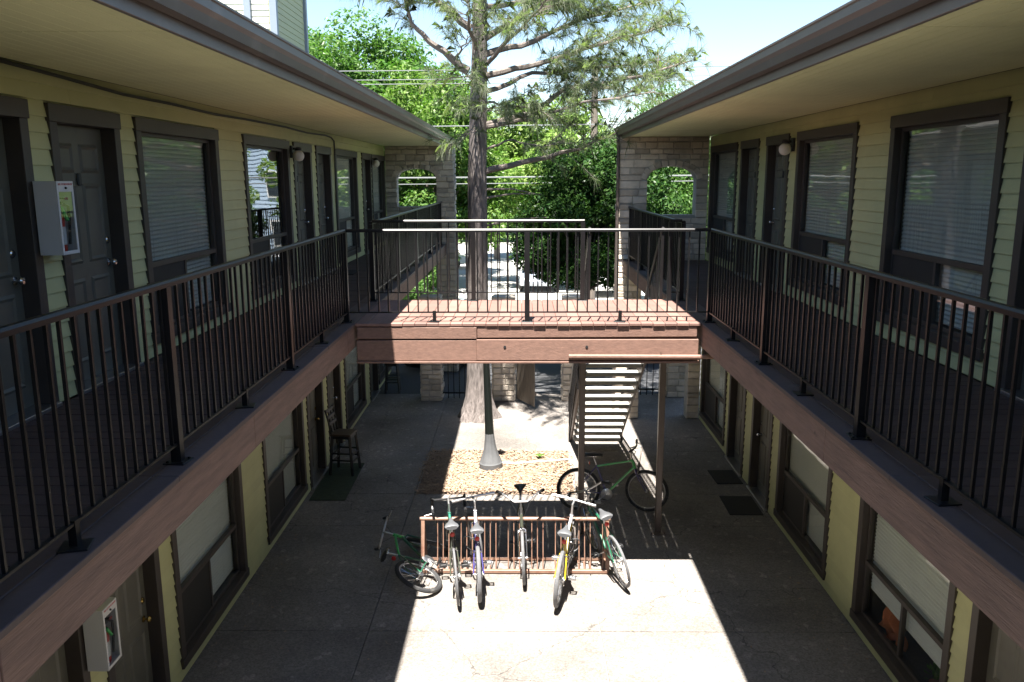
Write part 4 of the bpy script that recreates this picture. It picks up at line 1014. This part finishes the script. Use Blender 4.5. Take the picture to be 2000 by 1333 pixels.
for k_ in range(24):      # the crown above the frame
    z = 8.3+k_*.21; a_ = k_*2.4+.5; l_ = 3.1*(1-(z-8)/7.5)+.4
    d = Vector((math.cos(a_), math.sin(a_), 0)); b0 = Vector((.1,.02,z)); grow([b0, b0+d*l_*.5+Vector((0,0,.25)), b0+d*l_+Vector((0,0,.6))], .06*(1-(z-8)/9), .9, .9, .3)
for (x1_, z0_, y1_, z1_) in ((.5,4.05,16.7,4.25),(.25,4.8,16.6,4.72),(.0,4.0,16.7,3.85),(.4,4.62,17.1,4.7)):   # dead snags
    MB().tube(B((-.8,17,z0_),(-.2,(17+y1_)/2,(z0_+z1_)/2+.05),(x1_,y1_,z1_)), [.025,.016,.006], 5).build('branch','bark2',pine,smooth=True)
tpn = np.array([tuple(p) for p in tuft_p]); tdn = np.array([tuple(d) for d in tuft_d]); NT = len(tpn); NN = 13
r_ = np.random.default_rng(5)
o_ = np.repeat(tpn, NN, 0); d_ = np.repeat(tdn, NN, 0)+r_.normal(0,.62,(NT*NN,3)); d_ /= np.linalg.norm(d_,axis=1)[:,None]
l_ = r_.uniform(.13,.27,(NT*NN,1)); s_ = np.cross(d_, r_.normal(0,1,(NT*NN,3))); s_ /= np.linalg.norm(s_,axis=1)[:,None]
o_ = o_+d_*r_.uniform(-.05,.03,(NT*NN,1)); mid = o_+d_*l_*.55; tip = o_+d_*l_+np.array([0,0,-1])*l_*r_.uniform(.1,.75,(NT*NN,1)); wv = .0026
V = np.stack([o_-s_*wv*.7, o_+s_*wv*.7, mid+s_*wv, tip, mid-s_*wv], 1).reshape(-1,3)
inst('crown', npmesh('crown', V, np.arange(len(V)).reshape(-1,5), 'needle'), pine)['kind'] = 'stuff'

# ------------------------------------------------------------------ broadleaf trees
def tree_meshes(seed, h, cr, cz, nclump, nleaf, ls, lm, flat_=.8, low=0.0):
    """trunk+limb mesh and a crown of leaf faces gathered in clumps on the limb ends"""
    rs = random.Random(seed); rn = np.random.default_rng(seed)
    tb = MB(); t0 = cz-cr*.75; tb.tube([(0,0,-.1),(.05,.03,t0*.5),(.0,.08,t0),(.05,0,cz)], [h*.024,h*.019,h*.016,h*.008], 9)
    cs = []
    for k_ in range(nclump):
        th = rs.uniform(0,6.283); u = rs.uniform(-1+low,1); q = math.sqrt(max(0,1-u*u)); rr_ = cr*rs.uniform(.45,1.0)
        c_ = Vector((math.cos(th)*q*rr_, math.sin(th)*q*rr_, cz+u*rr_*(h-cz)/cr)); cs.append((c_, cr*rs.uniform(.16,.34)))
        if k_ % 2 == 0: 
            m_ = Vector((0,0,t0+(c_.z-t0)*.35))+Vector((c_.x,c_.y,0))*.35; tb.tube([(0,0,t0*.95), tuple(m_), tuple(c_)], [h*.009,h*.006,h*.002], 5)
    C = np.array([tuple(c_) for c_,_ in cs]); RR = np.array([q for _,q in cs]); wts = RR**2/np.sum(RR**2)
    idx = rn.choice(len(cs), nleaf, p=wts); v = rn.normal(0,1,(nleaf,3)); v /= np.linalg.norm(v,axis=1)[:,None]
    rad = rn.uniform(.35,1.08,(nleaf,1))**.6; p = C[idx]+v*RR[idx][:,None]*rad*np.array([1,1,flat_])
    nrm = v*.6+rn.normal(0,.6,(nleaf,3))+np.array([0,0,.55]); nrm /= np.linalg.norm(nrm,axis=1)[:,None]
    a_ = np.cross(nrm, rn.normal(0,1,(nleaf,3))); a_ /= np.linalg.norm(a_,axis=1)[:,None]; b_ = np.cross(nrm,a_)
    s_ = ls*rn.uniform(.6,1.3,(nleaf,1)); V = np.stack([p-a_*s_, p+b_*s_*.45-nrm*s_*.12, p+a_*s_, p-b_*s_*.45-nrm*s_*.12], 1).reshape(-1,3)
    return tb.mesh('trunk','bark2',True), npmesh('crown', V, np.arange(len(V)).reshape(-1,4), lm)
TM = {'bright': tree_meshes(1, 10, 3.6, 5.6, 100, 56000, .10, 'leaf_bright', .8, .5),
      'mid': tree_meshes(2, 11, 3.8, 6.2, 120, 60000, .105, 'leaf_mid', .8, .45),
      'dark': tree_meshes(3, 7, 2.3, 3.9, 130, 52000, .072, 'leaf_dark', .7, .50),
      'pale': tree_meshes(4, 8, 3.0, 4.6, 70, 34000, .10, 'leaf_pale', .8, .4),
      'shrub': tree_meshes(5, 2.0, 1.0, 1.0, 40, 9000, .05, 'leaf_mid')}
def tree(kind, label, x, y, z=0, s=1, rz=0, sz=None, name='broadleaf_tree', cat='tree', group='trees beyond the yard'):
    t = thing(name, label, cat, (x,y,z), rz, group); t.scale = (s,s,sz or s)
    inst('trunk', TM[kind][0], t); o = inst('crown', TM[kind][1], t); o['kind'] = 'stuff'; return t
tree('bright', 'bright green tree just left of the pine trunk', -3.4, 30, 0, .80, .4, .88)
tree('mid', 'tall mid-green tree topping the left roof edge', -6.6, 37, 0, 1.12, 1.3, 1.02)
tree('bright', 'light green tree left of centre behind the wires', -4.6, 42, 0, 1.0, 2.2, .95)
tree('mid', 'tree filling the arch of the long wing', -5.0, 29.5, -1.4, .66, 3.0, .66)
tree('mid', 'tall tree behind the left roof beside the neighbouring tower', -10.8, 40, 0, 1.05, 4.1, 1.02)
tree('dark', 'dense dark evergreen tree at centre behind the pine', 1.62, 21.4, .45, .80, .3, .80)
tree('dark', 'second dark evergreen tree close to the shorter wing corner', 2.75, 22.4, .2, .74, 1.9, .86)
tree('pale', 'pale yellow-green tree seen above the dark evergreens', 1.2, 39, 0, 1.05, .9, 1.12)
tree('bright', 'sunny tree showing through the arch of the shorter wing', 6.6, 33, -1.0, .62, 2.9, .64)
tree('pale', 'pale tree farther right seen through the stone arch', 9.2, 41, 0, .95, .2, .95)
tree('mid', 'tree leaning in above the corner of the shorter wing', 5.3, 30.0, -.3, .60, 5.2, .74)
tree('bright', 'distant bright tree between pine trunk and evergreens', -1.6, 52, 0, .8, 1.1, .78)
tree('mid', 'distant tree on the lawn across the street', -12, 74, 0, 1.2, .3, 1.0)
tree('pale', 'distant pale tree on the lawn right of centre', 5, 76, 0, 1.3, .3, 1.0)
tree('mid', 'distant tree on the lawn at the far right', 17, 72, 0, 1.2, 2.3, 1.1)
tree('bright', 'distant bright tree on the lawn at centre', -3.2, 79, 0, 1.2, 2.9, .9)
tree('shrub', 'leafy shrub under the far end of the long wing balcony', -3.6, 27.2, 0, 1.0, .5, 1.0, 'shrub', 'shrub', 'shrubs beyond the yard')
tree('mid', 'tree crowding the left roof edge beneath the wires', -8.2, 34.5, 0, .98, 2.0, .92)
tree('bright', 'bright lawn tree seen just past the pine trunk', -2.6, 68, 0, .9, 5.0, .9)

# ------------------------------------------------------------------ poles and wires
up = thing('utility_pole', 'wooden utility pole behind the pine boughs', 'utility pole', (2.25, 26.5, 0))
MB().tube([(0,0,-.2),(0,0,4),(0,0,8.35)],[.13,.12,.10],10).build('pole','pole',up,smooth=True)
MB().box(-.7,.7,-.05,.05,7.7,7.8).build('crossarm','pole',up)
for q in (-.6,-.25,.3,.6): MB().lathe([(.03,0),(.045,.03),(.03,.07),(.04,.1),(.015,.13)],10,(q,0,7.8)).build('insulator','globe',up,smooth=True)
for i,(z0,r_,lab) in enumerate(((8.05,.013,'topmost thin wire crossing above the left trees'),(7.8,.012,'second thin wire from the top'),(7.68,.012,'third thin wire from the top'),(6.5,.016,'single wire passing at gutter height behind the pine'),(5.05,.022,'thick pale cable crossing at eye height'),(4.86,.012,'thin wire just below the thick pale cable'))):
    pts = [(x, 24.6, z0+.00042*(x+9)**2*(.6 if i == 4 else 1)-.02) for x in range(-34, 36, 3)]
    tag(MB().tube(pts, r_, 5).build('power_line','wire'), lab, 'wire', 'overhead wires')

# ------------------------------------------------------------------ neighbouring buildings
tw = thing('neighbour_tower', 'tall pale neighbouring block with blue-grey corner trim above the left roof', 'building', (-9.2, 26.5, 0))
core = MB().box(-2.2,2.15,-1.7,1.7,0,12).build('wall','tower_shaded',tw)
for i in range(34):
    z = 6.0+i*.17
    MB().prism([(-1.705,z),(-1.725,z),(-1.71,z+.168),(-1.705,z+.168)],'x',-2.0,2.0).build('siding_board','tower_sunlit',core)
    MB().prism([(2.155,z),(2.175,z),(2.16,z+.168),(2.155,z+.168)],'y',-1.55,1.55).build('siding_board','tower_shaded',core)
for (x,y) in ((2.15,-1.7),(2.15,1.7),(-2.2,-1.7),(1.42,-1.74)): MB().box(x-.1,x+.09,y-.09,y+.09,0,12).build('corner_trim','bluetrim',tw)
MB().box(-2.5,2.5,-2.1,2.1,12,12.3).build('roof','roof',tw)
bb = thing('neighbour_house', 'blue-grey sided block across the street behind the right trees', 'building', (12.6, 56, 0))
core = MB().box(-6,6,-4,4,0,7.6).build('wall','blueside',bb)
for i in range(30):
    z = i*.25; MB().prism([(-4.01,z),(-4.05,z),(-4.02,z+.24),(-4.01,z+.24)],'x',-6,6).build('siding_board','blueside',core)
    MB().prism([(-6.01,z),(-6.05,z),(-6.02,z+.24),(-6.01,z+.24)],'y',-4,4).build('siding_board','blueside',core)
for fl in range(2):
    for q in range(4):
        x = -4.5+q*3; w_ = MB().box(x-.55,x+.55,-4.12,-4.06,fl*3+.9,fl*3+2.5).build('window','whitetrim',bb); MB().box(x-.45,x+.45,-4.14,-4.122,fl*3+1.0,fl*3+2.4).build('pane','car_glass',w_)
    for q in range(3):
        y = -2.6+q*2.6; w_ = MB().box(-6.12,-6.06,y-.5,y+.5,fl*3+.9,fl*3+2.5).build('window','whitetrim',bb); MB().box(-6.14,-6.122,y-.4,y+.4,fl*3+1.0,fl*3+2.4).build('pane','car_glass',w_)
MB().box(-6.3,6.3,-4.3,4.3,7.6,7.9).build('roof','roof',bb)

# ------------------------------------------------------------------ parked cars
def car(label, x, y, rz, paint, suv=False):
    t = thing('parked_car', label, 'car', (x,y,0), rz, 'parked cars'); L_, W_ = 4.4, 1.78; H = 1.68 if suv else 1.45; hb = .95 if suv else .86
    # body as stations along its length: (x, half width, z bottom, z top)
    stn = [(-2.2,.70,.42,.62),(-2.12,.82,.30,hb-.06),(-1.5,.88,.24,hb),(-.6,.89,.22,hb+.02),(.5,.89,.22,hb+.01),(1.2,.88,.24,hb-.05),(1.85,.83,.28,hb-.16),(2.15,.74,.34,hb-.26),(2.22,.62,.40,.55)]
    mb = MB(); m_ = 8
    for (sx,hw,z0,z1) in stn:
        for (u,v) in ((-1,.12),(-.9,0),(.9,0),(1,.12),(1.0,.62),(.90,1),(-.90,1),(-1.0,.62)): mb.v.append((sx, u*hw, z0+(z1-z0)*v))
    for i in range(len(stn)-1):
        for j in range(m_): mb.f.append((i*m_+j, i*m_+(j+1)%m_, (i+1)*m_+(j+1)%m_, (i+1)*m_+j))
    mb.f.append(tuple(range(m_))); mb.f.append(tuple((len(stn)-1)*m_+j for j in range(m_)))
    body = mb.build('body', paint, t, smooth=True)
    def cab(sts, nm, mt, par=t):
        mb = MB()
        for (sx,hw,z) in sts: mb.v += [(sx,-hw,z),(sx,hw,z)]
        return mb
    rb = -1.9 if suv else -1.55
    lo = [(rb,-.80,hb-.03),(rb,.80,hb-.03),(1.0,.80,hb-.05),(1.0,-.80,hb-.05)]; hi = [(rb+.35,-.62,H-.03),(rb+.35,.62,H-.03),(.15,.62,H-.03),(.15,-.62,H-.03)]
    MB().add(lo+hi, [(0,1,5,4),(1,2,6,5),(2,3,7,6),(3,0,4,7),(4,5,6,7)]).build('greenhouse','car_glass',t)
    MB().add([(rb+.30,-.65,H-.05),(rb+.30,.65,H-.05),(.20,.65,H-.05),(.20,-.65,H-.05),(rb+.5,-.55,H+.02),(rb+.5,.55,H+.02),(.02,.55,H+.02),(.02,-.55,H+.02)], [(0,1,5,4),(1,2,6,5),(2,3,7,6),(3,0,4,7),(4,5,6,7),(3,2,1,0)]).build('roof',paint,t,smooth=True)
    for s in (-1,1):
        for (a,b_) in (((rb+.02,s*.805,hb-.03),(rb+.36,s*.625,H-.04)),((1.0,s*.805,hb-.05),(.16,s*.625,H-.04)),((-.45,s*.807,hb-.03),(-.5,s*.632,H-.04))): MB().beam(a,b_,.06,.05).build('pillar',paint,t)
        MB().box(.75,.92,s*.93-.06,s*.93+.06,hb-.02,hb+.12).build('wing_mirror',paint,t,bevel=.02)
        for wx in (-1.35,1.38):
            wh = MB().torus((wx,s*.80,.32),(0,1,0),.225,.095,24,8,1.0).build('wheel','rubber',t,smooth=True); MB().lathe([(.20,-.06),(.20,.06),(.12,.085),(.02,.09)],16).xf(Matrix.Translation((wx,s*.80,.32)) @ Matrix.Rotation(R(-90*s),4,'X')).build('rim','alu',wh,smooth=True)
        MB().box(1.98,2.15,s*.60-.15,s*.60+.15,hb-.30,hb-.20).build('headlight','globe',t,bevel=.02); MB().box(-2.19,-2.08,s*.66-.12,s*.66+.12,hb-.28,hb-.12).build('tail_light','tail',t,bevel=.01)
    MB().box(-2.225,-2.16,-.26,.26,.55,.66).build('number_plate','white',t)
car('white car parked on the bright street right of centre', 3.6, 37.0, R(-84), 'car_white', True)
car('pale car partly hidden behind the dark evergreen', .9, 38.5, R(-96), 'car_silver')
car('white car parked farther left beyond the pine trunk', -5.2, 47, R(4), 'car_white')
car('blue car beyond the iron bars left of the pine', -2.3, 23.4, R(88), 'car_silver', True)
car('dark blue car beyond the shorter wing passage', 3.9, 24.4, R(92), 'car_blue')

# ------------------------------------------------------------------ cable locks
for (lab, c_, ax_, r0) in (('black cable lock looped between the teal and purple bicycles', (-.66,9.93,.40), (.5,.7,.3), .12), ('grey cable lock hanging from the rack by the yellow bicycle', (.66,9.98,.36), (-.4,.8,.2), .10)):
    mb = MB().torus(c_, ax_, r0, .007, 26, 6)
    lk = thing('cable_lock', lab, 'bicycle lock', c_); T_ = Matrix.Translation(-Vector(c_))
    mb.xf(T_).build('cable', 'black' if c_[0] < 0 else 'saddle_grey', lk, smooth=True)
    MB().tube([Vector((0,-.03,-r0)), Vector((0,.03,-r0))], .016, 8).build('lock_body', 'black', lk, smooth=True)

# ------------------------------------------------------------------ leaf litter blown about the yard
nl = 900; r_ = np.random.default_rng(21)
px = np.where(r_.random(nl) < .45, np.where(r_.random(nl) < .5, XL+.05+np.abs(r_.normal(0,.28,nl)), XR-.05-np.abs(r_.normal(0,.28,nl))), r_.uniform(-3.3,3.6,nl)); py = r_.uniform(4,18,nl)
c = np.stack([px, py, r_.uniform(.003,.009,nl)], 1); keep = ~((px > -1.8) & (px < .95) & (py > 12.5) & (py < 15)); c = c[keep]; nl = len(c)
a = r_.uniform(0,6.28,nl); ln = r_.uniform(.008,.028,nl); wd = ln*r_.uniform(.15,.5,nl)
d = np.stack([np.cos(a),np.sin(a),r_.uniform(-.15,.15,nl)],1)*ln[:,None]; e = np.stack([-np.sin(a),np.cos(a),r_.uniform(-.2,.2,nl)],1)*wd[:,None]
V = np.stack([c-d,c-e,c+d,c+e],1).reshape(-1,3)
tag(inst('leaf_litter', npmesh('leaf_litter', V, np.arange(len(V)).reshape(-1,4), 'chip')), 'dry leaf litter scattered over the yard paving', 'litter', kind='stuff')
